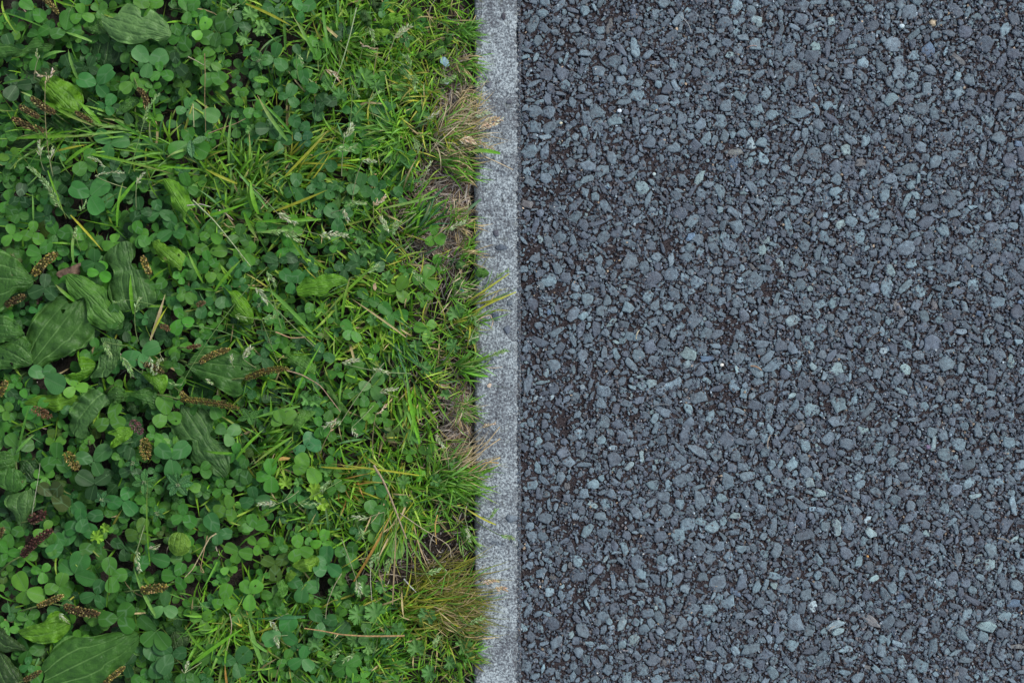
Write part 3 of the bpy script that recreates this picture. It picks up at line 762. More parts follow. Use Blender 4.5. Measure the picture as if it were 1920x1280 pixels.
def outline_leaf(name, pts, base, tip, z, tint, parent=None, step=5.0, wave=0.010, cup=0.004, hump=0.005, mat=None, fold=0.0, holes=(), label=None, rugged=0.6, dz=0.0):
    """leaf blade from its outline (photograph pixels); mesh has ribs, waves and its own height"""
    r = random.Random(int(pts[0][0] * 7 + pts[0][1] * 13 + len(pts)))
    B = smooth_outline(pts, 4.0)
    if rugged:
        c = B.mean(0)
        for i in range(len(B)):
            B[i] += (B[i] - c) / (np.linalg.norm(B[i] - c) + 1e-6) * r.uniform(-rugged, rugged)
    x0, y0 = B.min(0); x1, y1 = B.max(0)
    ins = []
    nx, ny = int((x1 - x0) / step) + 2, int((y1 - y0) / step) + 2
    for i in range(nx):
        for j in range(ny):
            x = x0 + (i + 0.5 * (j % 2)) * step + r.uniform(-.4, .4); y = y0 + j * step * 0.87 + r.uniform(-.4, .4)
            if inside_poly(B, x, y) and np.min(np.hypot(B[:, 0] - x, B[:, 1] - y)) > step * 0.45: ins.append((x, y))
    allp = [Vector((float(a), float(b))) for a, b in B] + [Vector(p) for p in ins]
    nb = len(B)
    res = delaunay_2d_cdt(allp, [], [list(range(nb))], 1, 1e-5)
    vv, ff = res[0], res[2]
    vv = np.array([(v.x, v.y) for v in vv])
    base, tip = np.array(base, float), np.array(tip, float)
    ax = tip - base; L = np.linalg.norm(ax); ax /= L; nr = np.array([-ax[1], ax[0]])
    rel = vv - base
    u = rel @ ax / L; lat = rel @ nr
    Bu = (B - base) @ ax / L; Bl = (B - base) @ nr
    hp, hm = np.empty(len(vv)), np.empty(len(vv))
    for i, uu in enumerate(u):
        w = np.abs(Bu - uu) < 0.06
        l = Bl[w] if w.any() else Bl
        hp[i] = max(l.max(), 4.0); hm[i] = max(-l.min(), 4.0)
    v = np.where(lat > 0, lat / hp, lat / hm)
    ph = r.uniform(0, 9)
    vc = np.clip(v, -1.2, 1.2)
    uc = np.clip(u, 0, 1)
    edge = np.abs(vc) ** 3
    f = np.abs(vc) * 2.2
    ribd = np.abs((f + 0.5) % 1 - 0.5)
    zz = z + dz * uc - cup * vc ** 2 + hump * np.sin(uc * math.pi) + fold * np.abs(vc) \
        + wave * edge * (0.55 * np.sin(uc * 15 + ph) + 0.35 * np.sin(uc * 27 + 2 * ph)) \
        - 0.0008 * np.exp(-(ribd / 0.14) ** 2) + 0.0020 * np.array([noise.noise(Vector((a / 16, b / 16, ph))) for a, b in vv])
    V = np.array([W(a, b, c) for (a, b), c in zip(vv, zz)])
    T = []
    for q in ff:
        c = vv[list(q)].mean(0)
        if any(math.hypot(c[0] - hx, c[1] - hy) < hr for hx, hy, hr in holes): continue
        p = vv[list(q)]
        area = (p[1][0] - p[0][0]) * (p[2][1] - p[0][1]) - (p[2][0] - p[0][0]) * (p[1][1] - p[0][1])
        T.append(list(q) if area < 0 else list(q)[::-1])
    org = V.mean(0)
    col = np.array([tint] * len(V))
    col = col * (1 + 0.55 * np.clip((np.abs(vc) - .93) / .07, 0, 1)[:, None])
    me = mesh_np(name, V - org, T, None, col, np.stack([uc, vc, np.full_like(uc, r.random())], -1), True)
    o = obj(name, me, mat or M_BROAD, parent)
    pl = np.array(parent.location) if parent is not None else np.zeros(3)
    o.location = org - pl
    if label: o["label"] = label
    return o

def part(name, acc, mat, parent, smooth=False, label=None):
    """joined pieces given in world coordinates -> one part under parent"""
    org = np.array(parent.location) if parent is not None else np.zeros(3)
    me = acc.mesh(name, smooth)
    co = np.empty(len(me.vertices) * 3, np.float32); me.vertices.foreach_get("co", co)
    co = co.reshape(-1, 3) - org
    me.vertices.foreach_set("co", co.astype(np.float32).ravel()); me.update()
    o = obj(name, me, mat, parent)
    if label: o["label"] = label
    return o

OCT = np.array([(1, 0, 0), (0, 1, 0), (-1, 0, 0), (0, -1, 0), (0, 0, 1), (0, 0, -1)], float)
OCT_T = [(0, 1, 4), (1, 2, 4), (2, 3, 4), (3, 0, 4), (1, 0, 5), (2, 1, 5), (3, 2, 5), (0, 3, 5)]
def grains(acc, cen, size, axis, cols, rr=random):
    """small seed capsules: stretched octahedra"""
    for c, s, a, col in zip(cen, size, axis, cols):
        a = np.array(a, float); a /= np.linalg.norm(a) + 1e-9
        b = np.cross(a, (0.3, 0.1, 0.95)); b /= np.linalg.norm(b) + 1e-9
        d = np.cross(a, b)
        V = c + OCT[:, :1] * a * s[0] + OCT[:, 1:2] * b * s[1] + OCT[:, 2:] * d * s[1]
        acc.add(V, OCT_T, None, col)

SPC = dict(brown=[(0.12, 0.090, 0.030), (0.16, 0.125, 0.040), (0.07, 0.048, 0.020), (0.34, 0.26, 0.10)],
           gold=[(0.42, 0.34, 0.07), (0.20, 0.15, 0.04), (0.10, 0.09, 0.025), (0.50, 0.38, 0.14)],
           green=[(0.12, 0.14, 0.025), (0.22, 0.22, 0.04), (0.16, 0.11, 0.03), (0.06, 0.07, 0.02)],
           red=[(0.08, 0.032, 0.024), (0.12, 0.055, 0.04), (0.05, 0.022, 0.016), (0.17, 0.09, 0.06)],
           purple=[(0.20, 0.06, 0.09), (0.28, 0.12, 0.14), (0.12, 0.04, 0.06), (0.34, 0.22, 0.20)],
           rust=[(0.22, 0.115, 0.05), (0.28, 0.16, 0.08), (0.14, 0.07, 0.03), (0.32, 0.22, 0.12)])
def spike(parent, p0, p1, w, kind, z=0.014, bend=0.0, name="seed_spike", top=True):
    """plantain seed spike from its foot p0 to its tip p1 (pixels)"""
    r = random.Random(int(p0[0] * 3 + p0[1]))
    acc = Acc()
    a, b = np.array(W(*p0, z)), np.array(W(*p1, z + 0.004))
    pts = curve(a, b, 0.002, bend, 12)
    L = np.linalg.norm(b - a)
    R = w * K / 2
    tube(acc, pts, R * 0.45, SPC[kind][2], 5, R * 0.3)
    n = int(L / (R * 0.155) * 2.1)
    cen, size, axis, cols = [], [], [], []
    d = (b - a) / L
    s1 = np.cross(d, (0, 0, 1.0)); s1 /= np.linalg.norm(s1)
    s2 = np.cross(s1, d)
    for i in range(n):
        t = (i + r.random()) / n
        prof = min(1.0, 0.62 + t * 3) * min(1.0, (1.02 - t) * 3.5 + 0.25)
        th = i * 2.399 + r.uniform(-.3, .3)
        q = pts[0] * 0
        f = t * 11; j = min(10, int(f)); q = pts[j] + (pts[j + 1] - pts[j]) * (f - j)
        out = s1 * math.cos(th) + s2 * math.sin(th)
        cen.append(q + out * R * 0.74 * prof)
        size.append((R * r.uniform(.28, .42), R * r.uniform(.18, .27)))
        axis.append(out * 0.8 + d * 0.7)
        cols.append(jitter(r.choice(SPC[kind]), 0.25, r))
    grains(acc, cen, size, axis, cols)
    # foot stalk down to the plant
    if parent is not None:
        e = np.array(W(2 * p0[0] - p1[0], 2 * p0[1] - p1[1], -0.026))
        e = pts[0] + (e - pts[0]) * min(1, 0.055 / (np.linalg.norm(e - pts[0]) + 1e-6))
        tube(acc, curve(e, pts[0], 0.010, 0.05, 8), 0.0011, (0.15, 0.22, 0.06), 5, 0.0008)
    return part(name, acc, M_SEED, parent)

def petiole(parent, p0, p1, z0, z1, col=(0.13, 0.20, 0.06), r=0.0013):
    acc = Acc()
    tube(acc, curve(W(*p0, z0), W(*p1, z1), 0.002, 0.03, 8), r * 1.3, col, 5, r)
    return part("leaf_stalk", acc, M_GRASS, parent, True)

# each plant: name, label, category, foot (px), leaves, spikes, stalks
def T0(o, pts): return [(o[0] + x / 4, o[1] + y / 4) for x, y in pts]
tA, tB, tC, tD, tE, tF, tG, tH = (0, 0), (300, 0), (600, 0), (0, 320), (300, 320), (600, 320), (0, 640), (300, 640)
tI, tJ, tK, tL = (600, 640), (0, 960), (300, 960), (600, 960)
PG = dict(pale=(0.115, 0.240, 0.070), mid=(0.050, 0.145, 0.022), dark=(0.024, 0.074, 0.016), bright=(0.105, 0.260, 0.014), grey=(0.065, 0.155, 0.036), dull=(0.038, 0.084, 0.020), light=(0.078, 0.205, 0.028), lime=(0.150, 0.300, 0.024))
PLANTS = [
 dict(label="plantain with one pale glossy kidney-shaped leaf above dark ribbed leaves", foot=(188, 62), leaves=[
   dict(p=T0(tA, [(755,100),(800,130),(860,125),(900,70),(950,25),(1010,35),(1050,75),(1058,125),(1100,110),(1125,70),(1190,110),(1250,170),(1280,230),(1270,280),(1220,310),(1170,305),(1130,285),(1080,310),(1010,328),(930,325),(860,300),(810,255),(770,195)]), b=(205, 34), t=(318, 66), z=.016, c='pale', wave=.006, label="pale glossy kidney-shaped leaf"),
   dict(p=T0(tA, [(660,400),(700,300),(760,250),(860,260),(960,300),(1000,390),(960,450),(880,490),(780,500),(720,520),(670,470)]), b=(205, 55), t=(195, 132), z=-.006, c='dark'),
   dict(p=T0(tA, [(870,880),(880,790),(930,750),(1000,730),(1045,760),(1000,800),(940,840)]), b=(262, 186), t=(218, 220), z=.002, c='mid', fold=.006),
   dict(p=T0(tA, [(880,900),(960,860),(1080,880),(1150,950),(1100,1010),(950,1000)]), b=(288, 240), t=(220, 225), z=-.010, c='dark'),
   dict(p=T0(tA, [(620,215),(700,180),(745,120),(770,190),(800,240),(740,260),(690,250)]), b=(185, 60), t=(155, 52), z=.004, c='mid')],
   spikes=[((258, 165), (274, 208), 13, 'brown', .14)], stalks=[((176, 70), (206, 34))]),
 dict(label="plantain with one long folded leaf whose rim is wavy, cut by the photo edge", foot=(-30, 118), leaves=[
   dict(p=T0(tA, [(-60,310),(0,290),(60,305),(110,350),(150,372),(200,345),(240,290),(275,278),(310,320),(350,325),(395,340),(370,375),(290,395),(180,415),(60,432),(-60,435)]), b=(-14, 104), t=(97, 86), z=.006, c='mid', wave=.016)],
   spikes=[], stalks=[]),
 dict(label="plantain with a crumpled bright leaf and a cluster of brown seed spikes", foot=(55, 262), leaves=[
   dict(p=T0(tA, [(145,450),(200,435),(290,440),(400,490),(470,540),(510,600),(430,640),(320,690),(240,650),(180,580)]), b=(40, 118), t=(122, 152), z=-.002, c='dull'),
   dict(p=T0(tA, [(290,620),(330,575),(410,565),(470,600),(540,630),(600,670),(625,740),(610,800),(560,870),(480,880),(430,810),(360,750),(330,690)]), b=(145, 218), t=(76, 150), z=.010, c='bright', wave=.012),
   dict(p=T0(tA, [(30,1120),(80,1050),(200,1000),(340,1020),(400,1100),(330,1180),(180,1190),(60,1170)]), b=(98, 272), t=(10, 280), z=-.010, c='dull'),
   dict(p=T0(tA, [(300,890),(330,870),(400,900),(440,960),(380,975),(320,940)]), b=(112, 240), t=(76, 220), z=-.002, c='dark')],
   spikes=[((103, 212), (57, 182), 15, 'brown', .05), ((72, 220), (35, 198), 13, 'brown', .0), ((82, 246), (21, 221), 15, 'brown', .03), ((172, 229), (140, 209), 10, 'brown', .0), ((78, -6), (108, 25), 12, 'gold', .05)], stalks=[]),
 dict(label="large plantain with broad ribbed leaves and fat golden spikes, cut by the photo edge", foot=(58, 686), leaves=[
   dict(p=T0(tD, [(-60,580),(0,592),(60,620),(130,670),(180,730),(245,820),(235,860),(190,900),(110,920),(60,960),(30,1030),(-60,1040)]), b=(-15, 520), t=(61, 527), z=.016, c='mid', wave=.005, cup=.008),
   dict(p=[(54,610),(65,590),(88,567),(108,555),(120,557),(130,570),(140,563),(155,557),(163,580),(168,605),(176,615),(176,632),(166,641),(160,650),(143,655),(125,667),(100,675),(82,686),(62,682),(50,660),(48,632)], b=(56, 684), t=(150, 562), z=.007, c='mid', wave=.010, holes=[(117, 583, 4.5)], label="widest ribbed leaf, with a small hole"),
   dict(p=[(-20,598),(0,590),(18,595),(32,605),(42,620),(45,629),(28,636),(10,640),(-20,642)], b=(-15, 625), t=(44, 627), z=.012, c='mid'),
   dict(p=[(-20,642),(10,642),(30,630),(44,628),(56,642),(61,660),(60,681),(40,689),(0,692),(-20,690)], b=(58, 684), t=(0, 650), z=.009, c='mid', wave=.007, holes=[(20, 683, 3), (3, 671, 2.5)]),
   dict(p=[(18,700),(40,693),(60,705),(70,725),(55,745),(35,740),(22,722)], b=(60, 700), t=(40, 742), z=-.008, c='dull')],
   spikes=[((62, 515), (106, 474), 18, 'gold', .04), ((10, 572), (46, 554), 16, 'brown', .0), ((-2, 742), (11, 714), 14, 'gold', .0)], stalks=[]),
 dict(label="plantain with a long toothed leaf and a dusty wavy leaf", foot=(262, 600), leaves=[
   dict(p=T0(tD, [(490,780),(560,775),(640,800),(720,850),(795,880),(800,950),(850,1010),(910,1060),(925,1120),(830,1200),(760,1190),(660,1130),(650,1040),(625,950),(560,970),(510,910),(490,850)]), b=(228, 615), t=(124, 514), z=.010, c='light', wave=.009, rugged=.7, label="long pale green toothed leaf"),
   dict(p=T0(tD, [(770,680),(790,620),(860,560),(940,525),(1005,560),(1010,640),(980,690),(1020,740),(1090,750),(1150,880),(1180,960),(1120,1010),(1020,1050),(930,1060),(850,1010),(810,930),(815,850),(850,790),(830,720)]), b=(262, 588), t=(235, 453), z=.006, c='grey', wave=.012, label="dusty grey green wavy leaf")],
   spikes=[((280, 514), (266, 480), 14, 'gold', .0)], stalks=[]),
 dict(label="plantain with a puckered leaf and a long narrow leaf under dark thin spikes", foot=(330, 688), leaves=[
   dict(p=T0(tH, [(160,150),(205,170),(250,100),(330,40),(430,30),(540,60),(640,110),(740,170),(760,210),(690,240),(640,260),(605,320),(620,380),(560,420),(480,380),(420,340),(330,300),(260,250),(205,190)]), b=(338, 676), t=(488, 690), z=.006, c='mid', wave=.010, holes=[(454, 691, 2.4)]),
   dict(p=T0(tH, [(150,470),(230,500),(330,500),(400,600),(370,700),(420,740),(480,780),(525,800),(525,900),(500,1010),(430,1010),(350,960),(235,895),(240,820),(230,740),(130,750),(80,660),(90,600),(140,540)]), b=(340, 758), t=(425, 890), z=.000, c='grey', wave=.007, label="long grey green leaf with a square torn end"),
   dict(p=T0(tE, [(0,1050),(60,1080),(100,1150),(90,1240),(20,1270),(-60,1240),(-80,1150),(-50,1080)]), b=(310, 645), t=(300, 585), z=-.008, c='dark')],
   spikes=[((374, 679), (431, 654), 13, 'gold', .05), ((460, 709), (540, 691), 15, 'green', .05), ((338, 749), (448, 766), 14, 'green', .03), ((270, 682), (306, 699), 13, 'brown', .06), ((350, 652), (376, 647), 9, 'rust', .0), ((338, 735), (352, 750), 12, 'gold', .0)],
   stalks=[((332, 674), (350, 680))]),
 dict(label="dock-like weed with folded pointed leaves and a grey twisted leaf", foot=(212, 722), leaves=[
   dict(p=[(118,703),(132,710),(146,715),(160,709),(172,697),(178,680),(168,672),(148,668),(146,680),(151,694),(140,700)], b=(178, 690), t=(120, 704), z=.006, c='bright', fold=-.006),
   dict(p=[(167,708),(185,707),(200,706),(208,697),(215,690),(222,672),(227,650),(225,638),(205,634),(188,634),(195,650),(196,664),(185,668),(181,690)], b=(210, 700), t=(206, 638), z=.008, c='grey', fold=.005, label="pale green pointed leaf, folded in two"),
   dict(p=[(45,755),(70,742),(92,740),(110,738),(130,738),(145,742),(151,751),(137,760),(120,765),(100,773),(92,766),(65,766)], b=(45, 757), t=(151, 748), z=.000, c='bright', wave=.006),
   dict(p=[(128,770),(140,752),(155,735),(175,728),(200,742),(210,750),(205,758),(190,765),(182,778),(172,790),(163,802),(168,818),(150,822),(138,815),(131,806),(129,795),(134,782)], b=(205, 748), t=(150, 815), z=.004, c='grey', wave=.012, label="grey green twisted leaf with a pale rim"),
   dict(p=[(203,735),(222,722),(235,735),(237,748),(215,756),(203,747)], b=(203, 740), t=(236, 742), z=.008, c='mid'),
   dict(p=[(200,812),(215,804),(230,800),(248,803),(246,816),(236,826),(222,834),(206,841),(208,828),(216,818)], b=(248, 803), t=(206, 840), z=.010, c='bright', fold=.006)],
   spikes=[], stalks=[((165, 818), (168, 834)), ((198, 735), (212, 722))]),
 dict(label="jagged dark green dandelion with a shiny twisted leaf under a seed spike", foot=(262, 742), leaves=[
   dict(p=[(235,738),(255,733),(280,725),(292,735),(300,748),(298,764),(288,771),(280,762),(275,755),(268,762),(264,750),(250,744)], b=(236, 739), t=(296, 764), z=.004, c='mid', rugged=.5),
   dict(p=[(268,704),(280,698),(298,698),(312,704),(314,718),(308,732),(302,741),(295,730),(283,720),(274,712)], b=(270, 700), t=(303, 740), z=.010, c='bright', wave=.008),
   dict(p=[(240,752),(258,756),(262,770),(250,778),(238,770)], b=(240, 750), t=(252, 778), z=-.002, c='dark')], spikes=[], stalks=[]),
 dict(label="plantain with round leaves on fanned stalks and dark red spikes, low at the photo edge", foot=(28, 855), leaves=[
   dict(p=[(0,880),(10,878),(32,880),(46,893),(48,908),(38,919),(20,922),(2,914),(-12,900)], b=(25, 862), t=(22, 922), z=.010, c='mid', cup=.003),
   dict(p=[(-20,850),(0,846),(18,848),(27,862),(26,878),(10,886),(-20,884)], b=(26, 858), t=(-14, 866), z=.008, c='mid'),
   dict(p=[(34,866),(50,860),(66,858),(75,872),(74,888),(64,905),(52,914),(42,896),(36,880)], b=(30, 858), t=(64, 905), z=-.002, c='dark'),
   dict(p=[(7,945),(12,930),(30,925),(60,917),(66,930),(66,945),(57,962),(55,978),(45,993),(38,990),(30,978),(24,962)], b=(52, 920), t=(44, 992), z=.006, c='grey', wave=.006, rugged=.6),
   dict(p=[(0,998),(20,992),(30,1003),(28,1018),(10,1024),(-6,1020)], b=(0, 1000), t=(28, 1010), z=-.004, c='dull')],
   spikes=[((40, 1042), (97, 993), 18, 'red', .04), ((55, 976), (84, 962), 22, 'red', .0), ((-6, 1008), (6, 990), 14, 'brown', .0)], stalks=[((26, 850), (60, 815)), ((28, 856), (30, 880))]),
 dict(label="plantain with one huge dark leaf and a bright folded leaf at the bottom edge", foot=(46, 1222), leaves=[
   dict(p=T0(tJ, [(130,890),(170,870),(230,850),(330,820),(360,770),(430,740),(510,800),(520,870),(440,960),(400,980),(280,985),(190,950),(150,920)]), b=(32, 1188), t=(128, 1160), z=.006, c='bright', wave=.008, fold=.004, label="bright green folded leaf"),
   dict(p=T0(tJ, [(310,1150),(360,1080),(420,990),(510,925),(590,940),(700,930),(820,905),(900,895),(1000,890),(1040,930),(1030,1000),(980,1080),(900,1180),(800,1250),(740,1330),(360,1330),(330,1210)]), b=(92, 1272), t=(258, 1190), z=.012, c='mid', wave=.006, cup=.008, label="huge dark green ribbed leaf"),
   dict(p=T0(tJ, [(-50,820),(0,830),(40,900),(100,950),(190,1000),(200,1040),(130,1040),(40,1050),(-50,1050)]), b=(48, 1220), t=(-8, 1176), z=.002, c='dull'),
   dict(p=T0(tJ, [(-60,1040),(0,1060),(50,1080),(100,1150),(150,1200),(170,1330),(-60,1330)]), b=(0, 1226), t=(40, 1290), z=.004, c='dull', wave=.006),
   dict(p=T0(tJ, [(190,1080),(260,1040),(380,990),(400,1040),(330,1090),(250,1125)]), b=(50, 1236), t=(98, 1210), z=-.002, c='dull'),
   dict(p=T0(tJ, [(680,640),(760,610),(800,640),(780,700),(700,740),(640,700)]), b=(165, 1140), t=(196, 1114), z=-.006, c='grey')],
   spikes=[((70, 1136), (118, 1116), 13, 'gold', .0), ((120, 1136), (185, 1151), 18, 'brown', -.04), ((264, 1106), (312, 1100), 19, 'gold', .0), ((44, 1276), (76, 1258), 12, 'brown', .0), ((195, 1280), (233, 1250), 12, 'gold', .0)], stalks=[((50, 1222), (20, 1280))]),
 dict(label="weed leaf standing upright, torn and bright green, beside the grass", foot=(362, 428), leaves=[
   dict(p=T0(tE, [(20,60),(80,65),(140,90),(200,150),(230,220),(260,270),(205,300),(190,360),(240,415),(180,380),(150,310),(90,270),(75,190),(30,120)]), b=(360, 424), t=(306, 336), z=.010, c='bright', wave=.010, rugged=.8)], spikes=[], stalks=[]),
 dict(label="weed with one nibbled bright leaf between clovers and a gold spike", foot=(345, 512), leaves=[
   dict(p=[(285,455),(297,448),(306,455),(315,462),(326,462),(335,467),(347,480),(342,494),(338,508),(328,500),(322,503),(318,496),(305,490),(297,482),(290,470)], b=(344, 506), t=(287, 454), z=.010, c='bright', wave=.007, holes=[(334, 478, 2.5)], rugged=.7)], spikes=[], stalks=[]),
 dict(label="weed with a pointed leaf folded along its midrib, below the white stem", foot=(420, 540), leaves=[
   dict(p=T0(tE, [(470,860),(500,865),(530,900),(580,900),(640,960),(680,1020),(700,1080),(690,1150),(620,1140),(570,1110),(520,1080),(550,1040),(535,980),(525,930)]), b=(419, 538), t=(473, 604), z=.010, c='bright', fold=-.004, rugged=.5)], spikes=[], stalks=[]),
 dict(label="weed with one hooked bright leaf lying among the grass", foot=(660, 520), leaves=[
   dict(p=[(555,540),(562,533),(568,524),(576,519),(585,524),(597,518),(610,514),(625,513),(642,518),(652,528),(643,534),(630,536),(620,541),(612,551),(598,556),(585,553),(570,556),(558,552)], b=(650, 528), t=(558, 546), z=.012, c='bright', fold=.004, wave=.005)], spikes=[], stalks=[((662, 518), (650, 528))]),
 dict(label="weed with a pale pointed kite-shaped leaf below the dark green spike", foot=(555, 770), leaves=[
   dict(p=[(548,808),(549,795),(555,783),(562,774),(555,766),(570,768),(580,770),(593,772),(585,780),(575,790),(566,800),(557,809)], b=(562, 772), t=(550, 809), z=.010, c='light', fold=.003)], spikes=[], stalks=[((562, 772), (568, 740))]),
 dict(label="crumpled lime green leaf resting on large clovers", foot=(585, 1050), leaves=[
   dict(p=T0(tK, [(990,400),(1020,370),(1060,350),(1100,350),(1150,320),(1190,350),(1185,400),(1140,440),(1080,450),(1030,430)]), b=(594, 1044), t=(549, 1062), z=.014, c='lime', wave=.014)], spikes=[], stalks=[]),
 dict(label="weed with a narrow yellowing leaf beside a patch of brown litter", foot=(545, 1085), leaves=[
   dict(p=T0(tK, [(870,530),(905,510),(935,500),(955,540),(960,570),(945,620),(900,660),(850,655),(862,615),(885,580)]), b=(528, 1080), t=(513, 1124), z=.004, c='light'),
   dict(p=T0(tK, [(935,480),(960,440),(1000,435),(1030,455),(1010,490),(970,520),(945,530)]), b=(556, 1076), t=(534, 1082), z=.006, c='lime')], spikes=[], stalks=[]),
 dict(label="tan green withered leaf among clovers and short grass", foot=(330, 1185), leaves=[
   dict(p=T0(tK, [(90,900),(140,895),(200,910),(228,950),(190,1020),(130,1080),(90,1060),(70,960)]), b=(322, 1184), t=(335, 1228), z=.000, c='dull')], spikes=[], stalks=[]),
 dict(label="weed with a lobed bright leaf and a smooth glossy oval leaf in the grass", foot=(735, 30), leaves=[
   dict(p=T0(tC, [(455,170),(470,130),(510,100),(560,92),(600,100),(618,130),(612,165),(600,190),(575,165),(545,180),(510,195),(480,195)]), b=(716, 48), t=(752, 36), z=.008, c='bright', wave=.010, rugged=.6),
   dict(p=T0(tC, [(395,230),(430,215),(490,213),(530,235),(495,265),(430,277)]), b=(732, 58), t=(698, 60), z=.012, c='lime', fold=.002),
   dict(p=T0(tC, [(680,70),(720,50),(760,65),(740,95),(690,100)]), b=(790, 16), t=(770, 22), z=.002, c='light')], spikes=[], stalks=[]),
 dict(label="weed seedling with bluish green oval leaves near the dry edge", foot=(802, 105), leaves=[
   dict(p=T0(tC, [(805,430),(850,390),(900,365),(940,365),(930,400),(880,420),(830,440)]), b=(802, 108), t=(835, 91), z=.010, c='pale'),
   dict(p=T0(tC, [(705,430),(740,400),(770,385),(803,380),(790,410),(745,438)]), b=(800, 96), t=(776, 108), z=.008, c='light'),
   dict(p=T0(tC, [(930,300),(950,262),(985,265),(990,300),(960,330),(940,340)]), b=(835, 84), t=(846, 66), z=.000, c='mid'),
   dict(p=T0(tC, [(870,320),(900,300),(930,315),(925,335),(890,338)]), b=(832, 82), t=(818, 80), z=.002, c='mid')], spikes=[], stalks=[((802, 107), (828, 96))]),
 dict(label="weed with a dull oval leaf beside the blue flake", foot=(840, 540), leaves=[
   dict(p=T0(tF, [(985,845),(1030,818),(1085,815),(1092,850),(1065,880),(1010,882)]), b=(872, 528), t=(846, 532), z=.000, c='pale'),
   dict(p=T0(tF, [(1130,840),(1170,822),(1205,850),(1190,868),(1150,865)]), b=(882, 530), t=(901, 533), z=-.002, c='light')], spikes=[], stalks=[]),
 dict(label="weed with a broad pale leaf leaning on the kerb edge", foot=(880, 500), leaves=[
   dict(p=T0(tF, [(1160,760),(1200,730),(1250,740),(1268,775),(1240,800),(1190,800)]), b=(888, 508), t=(916, 515), z=.006, c='light'),
   dict(p=T0(tF, [(1015,700),(1060,670),(1090,700),(1070,740),(1030,740)]), b=(872, 492), t=(856, 502), z=.000, c='pale')], spikes=[], stalks=[((880, 480), (902, 512))]),
 dict(label="sprawling weed with two smooth leaves running diagonally between grass and clover", foot=(560, 690), leaves=[
   dict(p=T0(tH, [(900,110),(960,60),(1040,80),(1110,110),(1160,150),(1165,220),(1100,260),(1020,200),(960,160)]), b=(585, 702), t=(530, 664), z=.000, c='light'),
   dict(p=T0(tI, [(30,310),(70,330),(130,420),(190,490),(230,570),(180,560),(110,470),(60,400)]), b=(606, 716), t=(656, 784), z=.000, c='light')], spikes=[], stalks=[]),
 dict(label="wilted drooping leaf at the top of the lawn, olive with brown spots", foot=(690, -8), leaves=[
   dict(p=[(676,22),(684,17),(694,30),(697,45),(690,52),(680,40)], b=(683, 16), t=(692, 52), z=.004, c='grey'),
   dict(p=[(690,2),(712,-4),(716,14),(706,24),(694,14)], b=(700, -6), t=(704, 24), z=.000, c='dull')], spikes=[], stalks=[]),
 dict(label="short broad bright leaf hanging down at the bottom by the kerb", foot=(858, 1250), leaves=[
   dict(p=T0(tL, [(1020,1140),(1050,1130),(1070,1160),(1065,1210),(1070,1260),(1050,1275),(1030,1230),(1035,1190)]), b=(860, 1243), t=(864, 1278), z=.006, c='bright')], spikes=[], stalks=[]),
]

for pl in PLANTS:
    fx, fy = pl["foot"]
    root = thing("plantain" if "plantain" in pl["label"] else "weed", pl["label"], "plant", W(fx, fy, -0.030))
    for q in pl["leaves"]:
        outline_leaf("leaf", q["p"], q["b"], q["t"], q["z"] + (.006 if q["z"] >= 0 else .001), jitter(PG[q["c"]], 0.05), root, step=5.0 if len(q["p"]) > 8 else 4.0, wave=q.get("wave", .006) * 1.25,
                     cup=q.get("cup", .005), fold=q.get("fold", 0.0), holes=q.get("holes", ()), label=q.get("label"), rugged=q.get("rugged", 0.7))
    for a, b, w, kind, bend in pl["spikes"]:
        spike(root, a, b, w, kind, 0.018, bend)
    for a, b in pl["stalks"]:
        petiole(root, a, b, -0.006, 0.006)

# ------------------------------------------------------------------ dry clover heads
HEADS = [((60, 765), (95, 782), 18, 'rust', "rusty brown clover head lying on leaves near the photo's left edge"), ((122, 848), (145, 879), 21, 'gold', "tufted golden brown clover head between round clover leaflets"),
         ((245, 789), (265, 812), 19, 'purple', "purple clover head at the tip of a folded bright leaf"), ((270, 822), (274, 862), 23, 'gold', "golden brown clover head above the star-shaped weed sprout"),
         ((300, 610), (318, 618), 12, 'rust', "small rusty clover head beside a yellowing blade"), ((368, 572), (384, 566), 11, 'rust', "small pinkish dry clover head on a dusty leaflet")]
def fluffy(p0, p1, w, kind, label):
    r = random.Random(int(p0[0]))
    a, b = np.array(W(*p0, 0.014)), np.array(W(*p1, 0.018))
    root = thing("dry_clover", label, "flower head", (a + b) / 2 - np.array([0, 0, 0.03]), "dry clover heads")
    L = np.linalg.norm(b - a); d = (b - a) / L; R = w * K / 2
    s1 = np.cross(d, (0, 0, 1.0)); s2 = np.cross(s1, d)
    acc = Acc(); cen, size, axis, cols = [], [], [], []
    for i in range(170):
        t = r.random(); th = r.uniform(0, 6.283)
        pr = math.sin(min(1, max(0.0, t * 0.9 + 0.08)) * math.pi) ** 0.5
        out = s1 * math.cos(th) + s2 * math.sin(th)
        k = r.uniform(0.55, 1.0)
        cen.append(a + d * L * t + out * R * pr * k); size.append((R * r.uniform(.22, .38), R * .085)); axis.append(out + d * r.uniform(0.0, 1.2))
        cols.append(jitter(r.choice(SPC[kind]), 0.3, r))
    grains(acc, cen, size, axis, cols)
    part("floret", acc, M_SEED, root)
    acc = Acc(); tube(acc, curve((a + b) / 2 - np.array([0.004, 0.006, 0.034]), (a + b) / 2, 0.0, 0.1), 0.0007, (0.10, 0.13, 0.05))
    part("stem", acc, M_GRASS, root, True)
for h in HEADS: fluffy(*h)

